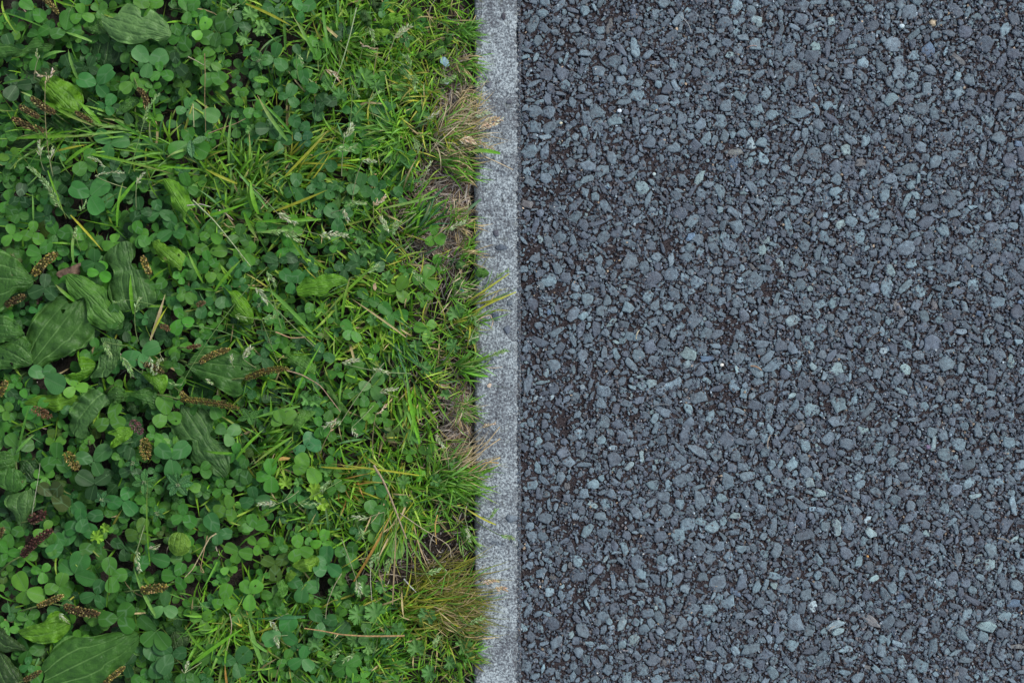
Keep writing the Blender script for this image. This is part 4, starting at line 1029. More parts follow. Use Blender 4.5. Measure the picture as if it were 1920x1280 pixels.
# ------------------------------------------------------------------ clover
# tone, centre, then the leaflets one can see: x y half-length
CLOV = """m 122 57 126 36 17 111 62 16 145 56 14;m 62 16 50 8 14 73 28 15;l 152 26 163 31 12;l 280 12 287 8 16;p 278 116 262 100 15 296 108 18;l 247 154 250 146 11 237 163 13 266 160 14
b 180 157 160 151 16 200 137 18 188 166 15;b 198 198 207 186 11 208 211 10;b 206 268 192 257 16 224 264 17 200 286 15;m 160 303 150 316 14 168 290 12;d 30 160 22 152 16 12 195 15
m 352 20 362 9 14 345 5 12;m 408 60 402 12 15 422 40 16;d 446 42 446 34 13 425 52 16;m 408 72 387 70 14 410 86 12 433 75 14;l 378 58 383 47 15 371 66 11;m 336 67 331 55 12 345 80 14
m 396 134 391 122 0 411 147 13 388 150 13;l 395 118 391 97 12 370 123 11;l 378 103 392 95 11 371 122 11;b 476 126 476 138 13 490 118 11;b 565 20 560 11 13 586 6 14;b 514 20 517 18 15
b 514 108 519 94 14 527 122 13 502 112 13;b 562 102 557 117 13 577 106 11;b 470 100 462 99 8 477 104 9;l 449 180 441 167 9 455 175 11;m 494 178 485 171 8 505 174 9;b 540 182 545 168 13 549 190 12 530 180 9
b 588 201 574 198 13 603 189 17 595 213 14;b 572 160 569 144 13 581 163 14 597 169 11;m 478 205 486 198 11 466 212 10 485 216 9;m 448 219 457 228 11 470 225 9;b 508 218 508 230 13;d 505 240 510 247 13 445 248 13
b 524 264 523 274 13 521 252 13;u 568 262 559 257 9 578 253 9 565 270 8 582 272 8;m 655 272 640 283 12;p 378 207 368 213 17 395 215 16 350 196 12;m 352 268 335 280 18 373 279 19;d 605 190 608 190 0 632 188 12
d 645 60 655 58 10 632 68 10;b 718 212 705 201 13 728 196 11 725 227 15 711 230 12;m 683 262 697 272 12 672 282 11;b 168 367 148 357 20 188 350 19 180 386 17;d 262 394 260 383 14 253 406 12
b 298 396 287 403 12 295 387 13 312 403 12;b 322 432 312 440 17;d 36 369 26 377 11 45 378 12 38 355 13;m 33 401 20 394 11 42 404 10;l 61 437 50 440 13 70 446 12 62 424 10;l 22 441 12 450 12
m 105 440 118 438 15 98 425 12;l 161 448 148 438 12 172 446 12 152 459 11;m 75 476 62 471 14 63 492 12 86 462 13;l 185 512 173 511 10 190 500 11 199 519 12;d 176 492 178 480 14
l 256 438 250 430 12;m 262 440 262 449 15 275 460 12;m 292 542 280 535 12 302 531 11 295 549 12;m 215 592 217 603 14 208 622 12;d 82 540 92 548 16;d 100 545 96 562 14;m 352 350 347 335 12 330 350 12
m 346 440 358 448 14 350 465 12;l 394 440 395 428 12 385 442 11 406 447 11;m 447 442 450 430 11 437 449 12 459 449 12;l 392 470 378 467 13 409 470 16;m 390 490 380 500 13;l 405 513 395 519 11 406 503 10 419 523 10
b 447 503 440 492 12 446 511 10 460 500 10;b 451 533 443 532 9 460 540 8;b 547 529 535 515 13 558 518 12 545 538 12;d 521 489 512 496 11 506 483 11;d 559 489 553 496 12 545 484 11;b 555 352 565 367 15 555 338 14 540 360 11
b 590 345 583 354 9 590 337 9;b 612 355 600 362 12 622 350 13;b 605 392 617 397 13 600 380 11;l 347 549 337 540 7 340 556 9 358 560 10;b 425 556 417 566 14 432 575 10;b 380 570 378 583 14 365 560 11
m 340 598 352 603 12 330 615 14;m 492 572 485 560 12 496 566 10 505 577 10;b 582 502 582 492 9 575 510 8;m 574 588 580 575 9 560 598 11;m 515 595 522 607 10 505 600 9;p 674 350 677 337 14 662 355 12 686 358 13
b 706 350 706 368 12 700 340 11;b 748 370 730 348 10 747 361 12 753 376 11;b 635 407 621 395 14 646 400 15 633 420 15;m 720 438 713 430 9 717 445 10;m 631 459 625 466 8 641 460 8 628 451 9
b 669 492 664 480 13 667 504 11;l 744 543 733 541 12 755 530 13 755 555 13;l 812 441 814 430 11 806 452 9 826 448 11;l 797 521 803 507 13 808 532 13;m 735 589 721 577 13 751 591 15;b 600 342 608 350 11;d 645 505 655 500 13
b 82 707 67 697 14 105 718 20 98 690 13;l 204 786 212 771 17 190 795 15 221 792 15;m 70 765 55 772 14 62 782 13;b 264 662 245 672 19 290 650 17;m 105 859 106 847 17 90 869 14 117 872 15
b 174 864 158 860 18 190 850 19 180 875 16;d 176 907 160 896 18 193 896 13 172 925 13;o 96 929 75 912 15 110 915 17 114 941 18;b 230 938 213 941 17;b 160 970 150 958 18;l 312 778 308 754 16 328 783 14
m 288 813 285 807 10 296 820 10;m 298 850 308 845 14 300 835 12;d 246 838 243 851 12 232 845 12;d 245 880 236 884 13;b 320 859 339 843 18 307 846 17 322 880 17;p 423 812 411 805 13 436 807 14 428 825 12;m 398 760 405 775 12
l 530 793 524 777 11 543 784 16 517 790 10;u 572 836 578 822 13 590 835 13;l 577 877 567 863 14 562 879 14 590 894 14;m 463 670 467 651 9 470 665 8;b 492 672 500 682 12;m 522 630 510 645 13 532 648 12
m 325 680 335 690 12 318 682 11;m 508 892 507 876 16 508 909 15;m 455 880 443 890 11 462 897 12;m 442 903 450 910 11;l 425 954 430 941 15 411 958 15;b 477 937 463 941 14 490 938 15 474 923 12
b 590 951 580 945 15 601 942 14 588 966 13;m 600 800 598 812 11 615 815 10;b 606 662 600 652 11 618 671 11 592 668 10;l 694 660 687 656 10 702 655 11 697 671 9;l 660 690 658 706 12;m 632 698 623 702 9
p 697 722 685 723 13 708 711 13 706 736 13;m 665 742 654 739 11;m 683 740 683 750 12;l 692 773 683 771 9 699 765 11 697 784 10 680 783 9;l 718 784 721 777 8 711 788 7 726 792 8;m 621 768 616 779 11 620 762 9
m 660 792 668 802 12 675 795 10;m 612 810 619 816 12 603 812 10;l 802 851 792 843 9 812 841 10 805 858 10;o 735 808 733 818 9;b 704 911 695 920 11 707 899 12 716 920 12;m 631 915 620 920 8 641 916 8 633 905 8
b 118 1024 101 1032 15 127 1005 14 108 1010 12;b 150 982 165 993 17;m 92 1022 100 1000 12 70 1010 12;b 138 1076 150 1051 18 123 1064 15 161 1083 18;l 48 1108 37 1092 19 66 1115 18 37 1130 15;l 110 1100 100 1102 15;m 220 1159 202 1160 19 236 1144 17 237 1171 17
p 306 1137 310 1120 14 295 1146 13 319 1146 13;b 281 1044 281 1032 14 299 1050 17 265 1056 14;l 260 1000 265 986 15;m 208 1080 210 1098 13 205 1060 16 224 1078 13;m 291 1184 275 1168 19 304 1200 17;b 290 1240 283 1221 15 305 1237 17 291 1255 17
m 65 1290 65 1270 20;l -6 1098 0 1100 10;b 408 997 397 980 18 408 1010 11 423 1000 12;m 342 968 355 977 13;m 476 990 473 977 14 452 988 11 490 985 11;l 480 1021 473 1015 11 492 1017 12 482 1033 10
l 446 1034 433 1027 13 442 1044 13 462 1038 12;m 522 1025 524 1014 9 514 1030 8 532 1028 8;l 560 1028 553 1041 13 575 1035 12 558 1014 12;o 515 1058 515 1072 17;b 612 1058 612 1036 14 597 1068 13 626 1068 14 593 1048 11
l 418 1126 422 1110 15 430 1132 14;l 468 1113 458 1099 12 480 1099 13 468 1128 15;b 568 1098 552 1092 14 585 1100 13 565 1116 15;l 588 1124 583 1120 7 594 1128 7;m 518 1143 525 1138 8 513 1149 7 527 1150 8
b 527 1186 540 1168 17 509 1195 18 543 1196 14;b 566 1236 570 1222 13 552 1244 13 577 1248 13;b 604 1166 592 1153 15;b 442 1242 457 1227 18 425 1239 12 447 1256 14;b 322 1226 305 1212 17 310 1246 17;m 395 1230 383 1236 13;m 535 1236 540 1226 10 528 1242 9
m 652 1034 640 1034 12 661 1025 12 659 1049 13;m 700 965 711 983 15 695 950 13;l 716 1020 740 1030 18 712 1040 17 705 1010 15;d 630 1193 617 1176 14 643 1178 14 628 1211 14;l 636 1155 629 1156 7 643 1149 8;m 690 1190 687 1178 11
m 650 1247 627 1262 14 640 1240 12 665 1240 12 658 1260 12;m 375 880 405 900 11 391 868 10;m 350 1262 340 1276 14 360 1275 13;d 20 90 8 60 14;d 130 125 118 100 14;d 250 48 262 90 0 240 95 13;b 160 340 160 328 12
m 18 1000 14 1012 15;d 330 120 340 130 13 320 135 13;m 330 105 315 96 12 345 95 12;m 300 135 312 140 12;d 235 210 222 205 12 240 200 12;m 10 250 5 262 13 15 240 12;d 210 320 195 322 14 222 330 12
m 470 390 462 400 10 480 385 10;b 720 490 730 482 11 712 500 11;m 690 560 680 550 11 700 565 11;m 660 620 650 610 12 668 632 11;l 795 560 803 556 9;b 560 240 552 225 11 572 238 11;b 610 300 600 290 12 620 310 12"""
CT = dict(m=(0.060, 0.205, 0.024), l=(0.098, 0.275, 0.028), p=(0.105, 0.270, 0.065), b=(0.046, 0.172, 0.036), d=(0.028, 0.095, 0.022), u=(0.060, 0.200, 0.080), o=(0.075, 0.130, 0.020), y=(0.160, 0.290, 0.022))
TN = dict(m="mid green", l="bright green", p="pale green", b="bluish green", d="dark green", u="blue tinted", o="olive green", y="yellow green")

def clover(cx, cy, lfs, tone, z, rr, stuff=None, n=6):
    """lfs: (angle deg, half length px). one clover leaf: three leaflets and a stalk"""
    o0, ex0, ey0 = frame(cx, cy, 0, z)
    col = jitter(CT[tone], 0.17, rr)
    org = o0 - np.array([0, 0, 0.03])
    flags = ""
    if stuff is None:
        big = max(r for _, r in lfs)
        size = "large" if big >= 16 else "small" if big < 11.5 else "medium"
        nb = 0
        data = []
        for k, (a, r) in enumerate(lfs):
            bite = hole = None
            q = rr.random()
            if q < 0.12: th = rr.uniform(-1.2, 1.2); bite = (1 + math.cos(th) * 1.02, math.sin(th) * 1.02, rr.uniform(.22, .42)); nb += 1
            elif q < 0.17: hole = [rr.randrange(20, 44)]; nb += 10
            data.append((a, r, bite, hole))
        if nb % 10: flags = "nibbled "
        elif nb >= 10: flags = "holed "
        cnt = {1: "single", 2: "two-leaflet", 3: "", 4: "four-leaflet"}[min(4, len(lfs))]
        desc = f"{size} {flags}{TN[tone]} clover leaf"
        ex = [f"with a leaflet pointing {dir_word(lfs[0][0])}", f"with its stalk hidden and a leaflet pointing {dir_word(lfs[-1][0])}"]
        root = thing("clover_leaf", unique(desc, cx, cy, ex), "clover", org, "clover leaves in the lawn")
    else:
        data = [(a, r, None, None) for a, r in lfs]
    for k, (a, r, bite, hole) in enumerate(data):
        o, ex, ey = frame(cx, cy, a, z + rr.uniform(-.0012, .0012))
        V, Q, LF = leaflet(r * K * 1.03, 8 if stuff is None else n, rr.uniform(.05, .34), rr.uniform(0.0, .14), rr.uniform(.02, .16), rr.uniform(.90, 1.06), bite, hole, rr)
        V = place(V, o, ex, ey, rr.gauss(0.02, 0.20), rr.gauss(0, 0.20))
        c = np.tile(np.array(jitter(col, 0.05, rr)), (len(V), 1))
        if stuff is None:
            me = mesh_np("leaflet", V - org, None, Q, c, LF, True)
            obj("leaflet", me, M_CLOVER, root)
        else:
            stuff.add(V, None, Q, c, LF)
    acc = Acc() if stuff is None else stuff
    e = o0 + np.array([rr.uniform(-.012, .012), rr.uniform(-.012, .012), -0.026 if z < 0.006 else -0.03])
    if stuff is None:
        tube(acc, curve(e, o0 - np.array([0, 0, .0005]), 0.0, rr.uniform(-.15, .15), 6), 0.0007, jitter((0.10, 0.20, 0.05), .15, rr), 4)
        part("stalk", acc, M_GRASS, root, True)

rc = random.Random(21)
clover_pts = []
zbase = lambda px: 0.012 - 0.008 * max(0, min(1, (px - 550) / 250))
n_clover = 0
for e in CLOV.replace("\n", ";").split(";"):
    q = e.split()
    if not q: continue
    tone = q[0]; v = list(map(float, q[1:]))
    cx, cy = v[0], v[1]
    lf = []
    for i in range(2, len(v), 3):
        x, y, r = v[i:i + 3]
        if r < 5: continue
        lf.append((math.degrees(math.atan2(-(y - cy), x - cx)), r, math.hypot(x - cx, y - cy)))
    if not lf: continue
    # pull the joint so that the leaflets sit where they are seen
    mr = sum(l[1] for l in lf) / len(lf)
    ang = [l[0] for l in lf]
    out = [(a, (r * 0.6 + dd * 0.4)) if dd < r * 1.6 else (a, r * 1.05) for a, r, dd in lf]
    if len(out) == 1: out += [(ang[0] + 122, mr * rc.uniform(.8, 1)), (ang[0] - 120, mr * rc.uniform(.8, 1))]
    elif len(out) == 2:
        s = math.degrees(math.atan2(sum(math.sin(math.radians(a)) for a in ang), sum(math.cos(math.radians(a)) for a in ang)))
        if abs(((ang[0] - ang[1] + 180) % 360) - 180) < 165: out.append((s + 180, mr * rc.uniform(.8, 1)))
        else: out.append((ang[0] + 90, mr * .9))
    clover(cx, cy, out, tone, zbase(cx) + rc.uniform(-.003, .004), rc)
    clover_pts.append((cx, cy, mr * 2)); n_clover += 1

def clover_density(px, py):
    d = 1.0 if px < 600 else max(0.0, 1 - (px - 600) / 250) * 0.9
    for x, y, rx, ry, k in ((880, 250, 90, 110, .1), (830, 400, 80, 90, .05), (180, 280, 160, 60, .55), (420, 330, 110, 70, .6), (420, 1190, 110, 60, .45), (600, 60, 200, 70, .5), (820, 1060, 150, 60, .0), (700, 860, 90, 70, .5)):
        if ((px - x) / rx) ** 2 + ((py - y) / ry) ** 2 < 1: d *= k
    return d
LEAFY = [q["p"] for pl in PLANTS for q in pl["leaves"] if q["z"] > -.004 and len(q["p"]) > 7]
def tone_at(px, py, r):
    q = r.random()
    if py < 330 and px > 320: return 'b' if q < .55 else 'm' if q < .85 else 'l'
    if py > 900 and px > 350: return 'l' if q < .35 else 'm' if q < .75 else 'b'
    return 'm' if q < .45 else 'b' if q < .72 else 'd' if q < .85 else 'l' if q < .97 else 'o'
tries = 0
while n_clover < 296 and tries < 20000:
    tries += 1
    px, py = rc.uniform(0, 800), rc.uniform(0, 1280)
    if rc.random() > clover_density(px, py): continue
    r = rc.choice((8, 9, 10, 11, 12, 13, 14)) * (1.1 if px < 330 else 0.95)
    if any(math.hypot(px - a, py - b) < (s * .5 + r * 1.4) for a, b, s in clover_pts): continue
    if any(inside_poly(P_, px, py) for P_ in LEAFY): continue
    a = rc.uniform(0, 360)
    clover(px, py, [(a, r), (a + rc.uniform(110, 130), r * rc.uniform(.85, 1.05)), (a - rc.uniform(110, 130), r * rc.uniform(.85, 1.05))], tone_at(px, py, rc), zbase(px) - rc.uniform(.001, .007), rc)
    clover_pts.append((px, py, r * 2)); n_clover += 1

# lower storeys of clover, past counting
for lvl, (cnt, z0, z1, rlo, rhi, dim) in enumerate(((1500, -.006, .003, 6, 11.5, 0.95), (2300, -.021, -.009, 6, 13, 0.8))):
    if lvl == 0: under = Acc()
    for _ in range(cnt):
        px, py = rc.uniform(-260, 860), rc.uniform(-160, 1440)
        if rc.random() > clover_density(px, py): continue
        r = rc.uniform(rlo, rhi) * (1.12 if px < 400 else .92)
        a = rc.uniform(0, 360)
        clover(px, py, [(a, r), (a + rc.uniform(108, 132), r * rc.uniform(.8, 1.05)), (a - rc.uniform(108, 132), r * rc.uniform(.8, 1.05))], tone_at(px, py, rc), rc.uniform(z0, z1), rc, under, 4)
o = obj("clover_undergrowth", under.mesh("clover_undergrowth", True), M_CLOVER)
o["kind"] = "stuff"; o["label"] = "small clover leaves crowding under the larger ones"; o["category"] = "clover"

# ------------------------------------------------------------------ cranesbill leaves (round outline, deeply cut)
def cranesbill(px, py, r, ang, tone, z, rr):
    lobes = 5 if r < 15 else 7
    pts = []
    cx, cy = px, py
    span = math.radians(310)
    for i in range(lobes):
        a0 = math.radians(ang) - span / 2 + span * (i + 0.5) / lobes
        w = span / lobes
        L = r * (1.0 - 0.18 * abs(i - lobes // 2) / 3) * rr.uniform(.93, 1.05)
        for da, k in ((-.50, .40), (-.43, .62), (-.47, .84), (-.36, .93), (-.22, .80), (-.15, .97), (0.0, 1.03), (.15, .98), (.22, .80), (.36, .94), (.47, .83), (.43, .62), (.50, .40)):
            a = a0 + da * w
            pts.append((cx + math.cos(a) * L * k, cy - math.sin(a) * L * k))
    org = np.array(W(px, py, z - 0.03))
    root = thing("cranesbill_leaf", unique(("large " if r > 17 else "small " if r < 13.5 else "") + {'l': 'bright', 'p': 'pale', 'm': 'mid', 'lime': 'lime'}[tone] + " green lobed cranesbill leaf", px, py), "leaf", org, "cranesbill leaves")
    B = np.array(pts)
    ins = [(cx + math.cos(t) * rad * r, cy - math.sin(t) * rad * r) for rad in (.12, .2) for t in np.linspace(0, 6.283, 9)[:-1]]
    ins += [(cx + math.cos(a) * k * r, cy - math.sin(a) * k * r) for i in range(lobes) for a in [math.radians(ang) - span / 2 + span * (i + .5) / lobes] for k in (.35, .5, .65, .78)]
    ins = [p for p in ins if inside_poly(B, *p)]
    res = delaunay_2d_cdt([Vector((float(a), float(b))) for a, b in B] + [Vector(p) for p in ins], [], [list(range(len(B)))], 1, 1e-5)
    vv = np.array([(v.x, v.y) for v in res[0]])
    th = np.arctan2(-(vv[:, 1] - cy), vv[:, 0] - cx); rad = np.hypot(vv[:, 0] - cx, vv[:, 1] - cy) / r
    f = ((th - math.radians(ang) + math.pi) % (2 * math.pi) - math.pi + span / 2) / span * lobes
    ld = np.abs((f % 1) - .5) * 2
    zz = z + 0.004 * rad * (ld - .4) + 0.003 * np.sin(th * 2 + px) * rad + 0.003 * rad
    V = np.array([W(a, b, c) for (a, b), c in zip(vv, zz)])
    T = []
    for q in res[2]:
        p = vv[list(q)]
        ar = (p[1][0] - p[0][0]) * (p[2][1] - p[0][1]) - (p[2][0] - p[0][0]) * (p[1][1] - p[0][1])
        T.append(list(q) if ar < 0 else list(q)[::-1])
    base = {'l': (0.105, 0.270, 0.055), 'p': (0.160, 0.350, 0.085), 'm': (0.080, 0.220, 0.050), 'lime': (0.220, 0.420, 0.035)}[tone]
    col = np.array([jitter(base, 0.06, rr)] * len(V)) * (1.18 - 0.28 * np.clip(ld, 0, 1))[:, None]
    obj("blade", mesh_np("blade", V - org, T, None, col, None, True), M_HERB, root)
    acc = Acc(); tube(acc, curve(org + np.array([rr.uniform(-.01, .01), -.008, 0]), W(px, py, z - .0008), 0, .1, 6), .0006, (0.12, 0.18, 0.06)); part("stalk", acc, M_GRASS, root, True)
rg = random.Random(5)
for q in """468 27 17 80 p;487 52 18 -20 p;458 70 16 200 p;497 52 12 0 p;682 147 23 60 l;637 180 17 100 m;706 160 15 -30 m;669 215 17 10 m;616 158 13 180 l;690 470 17 100 l;672 445 15 20 m;855 590 19 80 l;883 632 16 30 l;851 648 15 200 m
770 820 17 60 l;682 890 14 100 m;757 905 16 140 l;756 938 13 0 l;705 1150 23 150 l;673 1152 21 200 l;680 1108 16 90 p;664 1200 15 200 l;690 1214 15 0 p;780 1217 19 100 l;800 1156 19 80 m;868 1212 18 20 l;842 1242 15 0 m;806 1262 17 200 m;590 1208 18 90 m
535 907 15 90 lime;588 922 19 20 lime;602 945 14 0 lime;608 882 14 60 l;855 872 14 100 m;627 1112 15 60 l;880 1232 12 0 l;180 1008 15 70 lime;195 990 10 30 lime;472 243 13 200 l;510 232 12 60 m;560 905 10 120 l;755 178 13 90 l;600 90 13 40 m;655 385 12 60 l;640 350 12 200 m;700 985 12 60 l
745 1180 14 60 m;715 1100 13 200 m;590 755 12 90 l;572 748 14 10 l;745 700 13 80 m;700 600 13 180 m;780 650 14 40 m;725 520 12 70 m;815 900 13 0 m;640 1260 13 60 m;760 130 12 160 m;835 740 11 60 l;795 690 13 10 m""".replace("\n", ";").split(";"):
    a = q.split()
    if len(a) == 5: cranesbill(float(a[0]), float(a[1]), float(a[2]) * 1.05, float(a[3]), a[4], (0.010 if float(a[0]) < 600 else 0.006) + rg.uniform(-.001, .004), rg)

# ------------------------------------------------------------------ whorled weed sprouts (pointed oval leaves round a bud)
def oval_leaf(parent, px, py, ang, L, w, tone, z, rr, slope=0.05):
    o, ex, ey = frame(px, py, ang, z)
    dx, dy, Q = grid(6)
    u = (dx + 1) / 2
    V = np.stack([u * L * K, dy * w * K / 2 * np.sin(np.clip(u, 0, 1) * math.pi * .93 + .1) ** .35, (-.0012 * u ** 2 + .10 * w * K * np.abs(dy))], -1)
    V = place(V, o, ex, ey, slope, rr.gauss(0, .2)) - np.array(parent.location)
    me = mesh_np("leaf", V, None, Q, np.tile(np.array(jitter(tone, .07, rr)), (len(V), 1)), np.stack([u, dy * .34, u * 0 + .3], -1), True)
    return obj("leaf", me, M_BROAD, parent)
def sprout(px, py, n, L, w, tone, label, z=0.016, a0=0, bud=True):
    root = thing("weed_sprout", label, "weed", W(px, py, z - 0.035), "small weed sprouts")
    for i in range(n):
        oval_leaf(root, px, py, a0 + 360 / n * i + rg.uniform(-14, 14), L * rg.uniform(.75, 1.1), w * rg.uniform(.85, 1.1), tone, z + .001 * (i % 2), rg)
    if bud:
        acc = Acc(); c = np.array(W(px, py, z + .003))
        grains(acc, [c + np.array([rg.uniform(-1, 1) * .0022, rg.uniform(-1, 1) * .0022, rg.uniform(0, .002)]) for _ in range(16)], [(.0013, .0006)] * 16, [(rg.uniform(-1, 1), rg.uniform(-1, 1), 1) for _ in range(16)], [jitter((.25, .33, .16), .2, rg) for _ in range(16)])
        part("bud", acc, M_SEED, root)
    acc = Acc(); tube(acc, curve(W(px + 8, py + 12, z - .035), W(px, py, z - .001), 0, .1, 6), .0009, (0.10, 0.18, 0.05)); part("stalk", acc, M_GRASS, root, True)
sprout(269, 904, 6, 24, 12, (0.070, 0.215, 0.050), "star-shaped bright green weed sprout with a whitish bud below the golden clover head", a0=20)
sprout(333, 908, 7, 30, 14, (0.060, 0.190, 0.055), "bluish green weed sprout with pointed leaves and a brownish bud", a0=-10)
sprout(294, 962, 5, 18, 9, (0.060, 0.200, 0.050), "small sprout of narrow leaves below the star-shaped weed sprout", a0=40)
sprout(190, 936, 5, 17, 9, (0.055, 0.180, 0.060), "small sprout between bluish clovers below the tufted brown clover head", a0=60)
sprout(248, 868, 4, 16, 8, (0.060, 0.200, 0.050), "tiny sprout just above the star-shaped weed sprout", a0=0)
sprout(466, 781, 4, 20, 11, (0.070, 0.200, 0.035), "four-leaved bright sprout on a dewy green stem", a0=30, bud=False)
sprout(484, 112, 5, 18, 10, (0.075, 0.210, 0.050), "small sprout with folded leaves above the bright oval leaf", a0=80)
sprout(762, 73, 4, 17, 10, (0.080, 0.230, 0.060), "pale sprout in the grass below the lobed bright weed", a0=10)
sprout(505, 640, 4, 15, 9, (0.060, 0.190, 0.060), "small sprout under the hooked bright weed leaf's tip", a0=45)
sprout(728, 1195, 5, 18, 10, (0.070, 0.210, 0.060), "small sprout on the kerb side of the star-like cranesbill leaf", a0=15)
sprout(485, 572, 4, 16, 9, (0.065, 0.20, 0.06), "light sprout just right of the pointed folded weed leaf", a0=0)
root = thing("weed_sprout", "crossed pair of pale oblong leaves over two large round leaflets", "weed", W(358, 264, -.02), "small weed sprouts")
oval_leaf(root, 359, 268, 22, 30, 14, (0.115, 0.270, 0.095), .022, rg); oval_leaf(root, 356, 262, -84, 33, 15, (0.105, 0.260, 0.100), .020, rg)
acc = Acc(); tube(acc, curve(W(352, 280, -.02), W(358, 264, .018), 0, .1, 6), .0009, (0.10, 0.18, 0.05)); part("stalk", acc, M_GRASS, root, True)
root = thing("weed_leaf", "single bright oval leaf floating above darker clovers near the top", "leaf", W(475, 148, -.01))
oval_leaf(root, 474, 147, -8, 30, 14, (0.120, 0.320, 0.030), .020, rg)
acc = Acc(); tube(acc, curve(W(466, 150, -.01), W(474, 147, .019), 0, .1, 6), .0008, (0.10, 0.18, 0.05)); part("stalk", acc, M_GRASS, root, True)
root = thing("weed_leaf", "yellow green crinkled round leaf with a dewy edge beside bluish clovers", "leaf", W(335, 1020, -.01))
outline_leaf("leaf", [(316,1012),(320,1002),(334,998),(350,1004),(357,1018),(353,1034),(340,1042),(326,1040),(316,1028)], (338, 1000), (332, 1042), .014, (0.140, 0.270, 0.030), root, 4, wave=.004)
acc = Acc(); tube(acc, curve(W(345, 1000, -.01), W(338, 1002, .012), 0, .1, 6), .0008, (0.10, 0.18, 0.05)); part("stalk", acc, M_GRASS, root, True)
root = thing("dead_leaf", "curled dry brown leaf between the golden spike and the long toothed leaf", "dead leaf", W(128, 508, -.005))
outline_leaf("leaf", [(104,513),(115,505),(130,500),(146,493),(160,492),(148,500),(150,512),(140,520),(124,522),(110,520)], (160, 492), (104, 514), .001, (0.20, 0.135, 0.095), root, 4, wave=.010, mat=M_STRAW)
root = thing("dead_leaf", "dark brown withered leaf under the large ribbed plantain leaves", "dead leaf", W(68, 556, -.012))
outline_leaf("leaf", [(50,550),(62,542),(80,545),(92,552),(84,566),(66,570),(52,562)], (50, 556), (92, 556), -.004, (0.075, 0.050, 0.038), root, 4, wave=.010, mat=M_STRAW)

# ------------------------------------------------------------------ grass
def ribbon_arrays(P0, D, L, wd, bow, side, z0, z1, tint, S=5, twist=None, tipc=None):
    """n grass blades as folded ribbons. P0 (n,2) metres, D direction (rad), L length, bow = rise in the middle"""
    n = len(L)
    t = np.linspace(0, 1, S + 1)[None, :]
    dx, dy = np.cos(D)[:, None], np.sin(D)[:, None]
    b = 4 * t * (1 - t)
    off = side[:, None] * L[:, None] * t ** 2
    x = P0[:, :1] + dx * L[:, None] * t - dy * off
    y = P0[:, 1:] + dy * L[:, None] * t + dx * off
    z = z0[:, None] + (z1 - z0)[:, None] * t + bow[:, None] * b
    tx, ty = np.gradient(x, axis=1), np.gradient(y, axis=1)
    m = np.hypot(tx, ty) + 1e-9
    nx, ny = -ty / m, tx / m
    w = wd[:, None] / 2 * np.minimum(1, (1.02 - t) * 2.6) * np.minimum(1, .55 + t * 2)
    tw = (rng.normal(0, .38, n) if twist is None else twist)[:, None] + t * rng.normal(0, .4, (n, 1))
    cx_, cz_ = np.cos(tw), np.sin(tw)
    A = np.stack([x - nx * w * cx_, y - ny * w * cx_, z - w * cz_], -1)
    Cc = np.stack([x, y, z - w * .35], -1)
    B = np.stack([x + nx * w * cx_, y + ny * w * cx_, z + w * cz_], -1)
    V = np.stack([A, Cc, B], 2).reshape(n, -1, 3)
    q = []
    for s in range(S):
        a = s * 3
        q += [(a, a + 1, a + 4, a + 3), (a + 1, a + 2, a + 5, a + 4)]
    q = np.array(q)
    M = (S + 1) * 3
    Q = (q[None] + (np.arange(n) * M)[:, None, None]).reshape(-1, 4)
    c = tint[:, None, :] * np.ones((1, M, 1))
    if tipc is not None:
        f = np.repeat(t ** 3, 3, axis=1)[..., None] * tipc[:, None, None]
        c = c * (1 - f) + np.array([0.42, 0.33, 0.15]) * f
    return V.reshape(-1, 3), Q, c.reshape(-1, 3)

def grass_density(px, py):
    a = np.clip((px - 330) / 330, 0, 1)
    d = 0.10 + 0.9 * a
    d *= np.clip((905 - px) / 30, 0, 1)
    def g(x, y, rx, ry, k):
        return 1 + (k - 1) * np.exp(-(((px - x) / rx) ** 2 + ((py - y) / ry) ** 2))
    for q in ((840, 385, 62, 95, .03), (815, 1040, 75, 48, .03), (640, 1085, 60, 50, .2), (868, 205, 42, 75, .15), (835, 560, 35, 35, .25), (872, 790, 48, 55, .12),
              (170, 270, 130, 50, 6), (400, 350, 90, 55, 3.2), (420, 1195, 90, 55, 4.0), (560, 310, 110, 70, 1.7), (690, 60, 140, 90, 1.5), (480, 1015, 130, 110, .35),
              (450, 130, 120, 100, .45), (700, 740, 60, 60, .7), (500, 600, 90, 50, 1.6), (560, 520, 120, 130, .62), (640, 420, 90, 100, .75), (480, 850, 50, 40, 2.2), (740, 900, 120, 60, 1.5), (830, 650, 60, 60, 1.4), (790, 220, 90, 120, 1.5), (130, 700, 140, 500, .6), (620, 790, 80, 110, .6), (740, 1200, 140, 70, 1.3)):
        d = d * g(*q)
    return d
BARE = [(830, 395, 58, 82), (868, 205, 28, 62), (812, 1045, 78, 42), (640, 1088, 42, 30), (868, 788, 34, 44), (848, 545, 22, 24), (735, 1075, 40, 16)]
def bare(px, py):
    q = np.zeros(len(px))
    for x, y, rx, ry in BARE: q = np.maximum(q, np.exp(-(((px - x) / rx) ** 2 + ((py - y) / ry) ** 2) ** 1.5))
    return q
rows = []
N = 60000
px, py = rng.uniform(-250, 905, N), rng.uniform(-160, 1440, N)
keep = rng.random(N) < grass_density(px, py) * 0.33
px, py = px[keep], py[keep]
n = len(px)
n = len(px)
flow = np.array([noise.noise(Vector((a / 130, b / 130, 5.5))) for a, b in zip(px, py)]) * 2.4
D = rng.choice([0.0, math.pi, 0.9, -0.9, 2.3, -2.0, 1.6], n, p=[.28, .12, .16, .16, .1, .1, .08]) + flow + rng.normal(0, .45, n)
far = np.clip((px - 700) / 180, 0, 1)
L = rng.uniform(22, 80, n) * (1 - .26 * far) * K
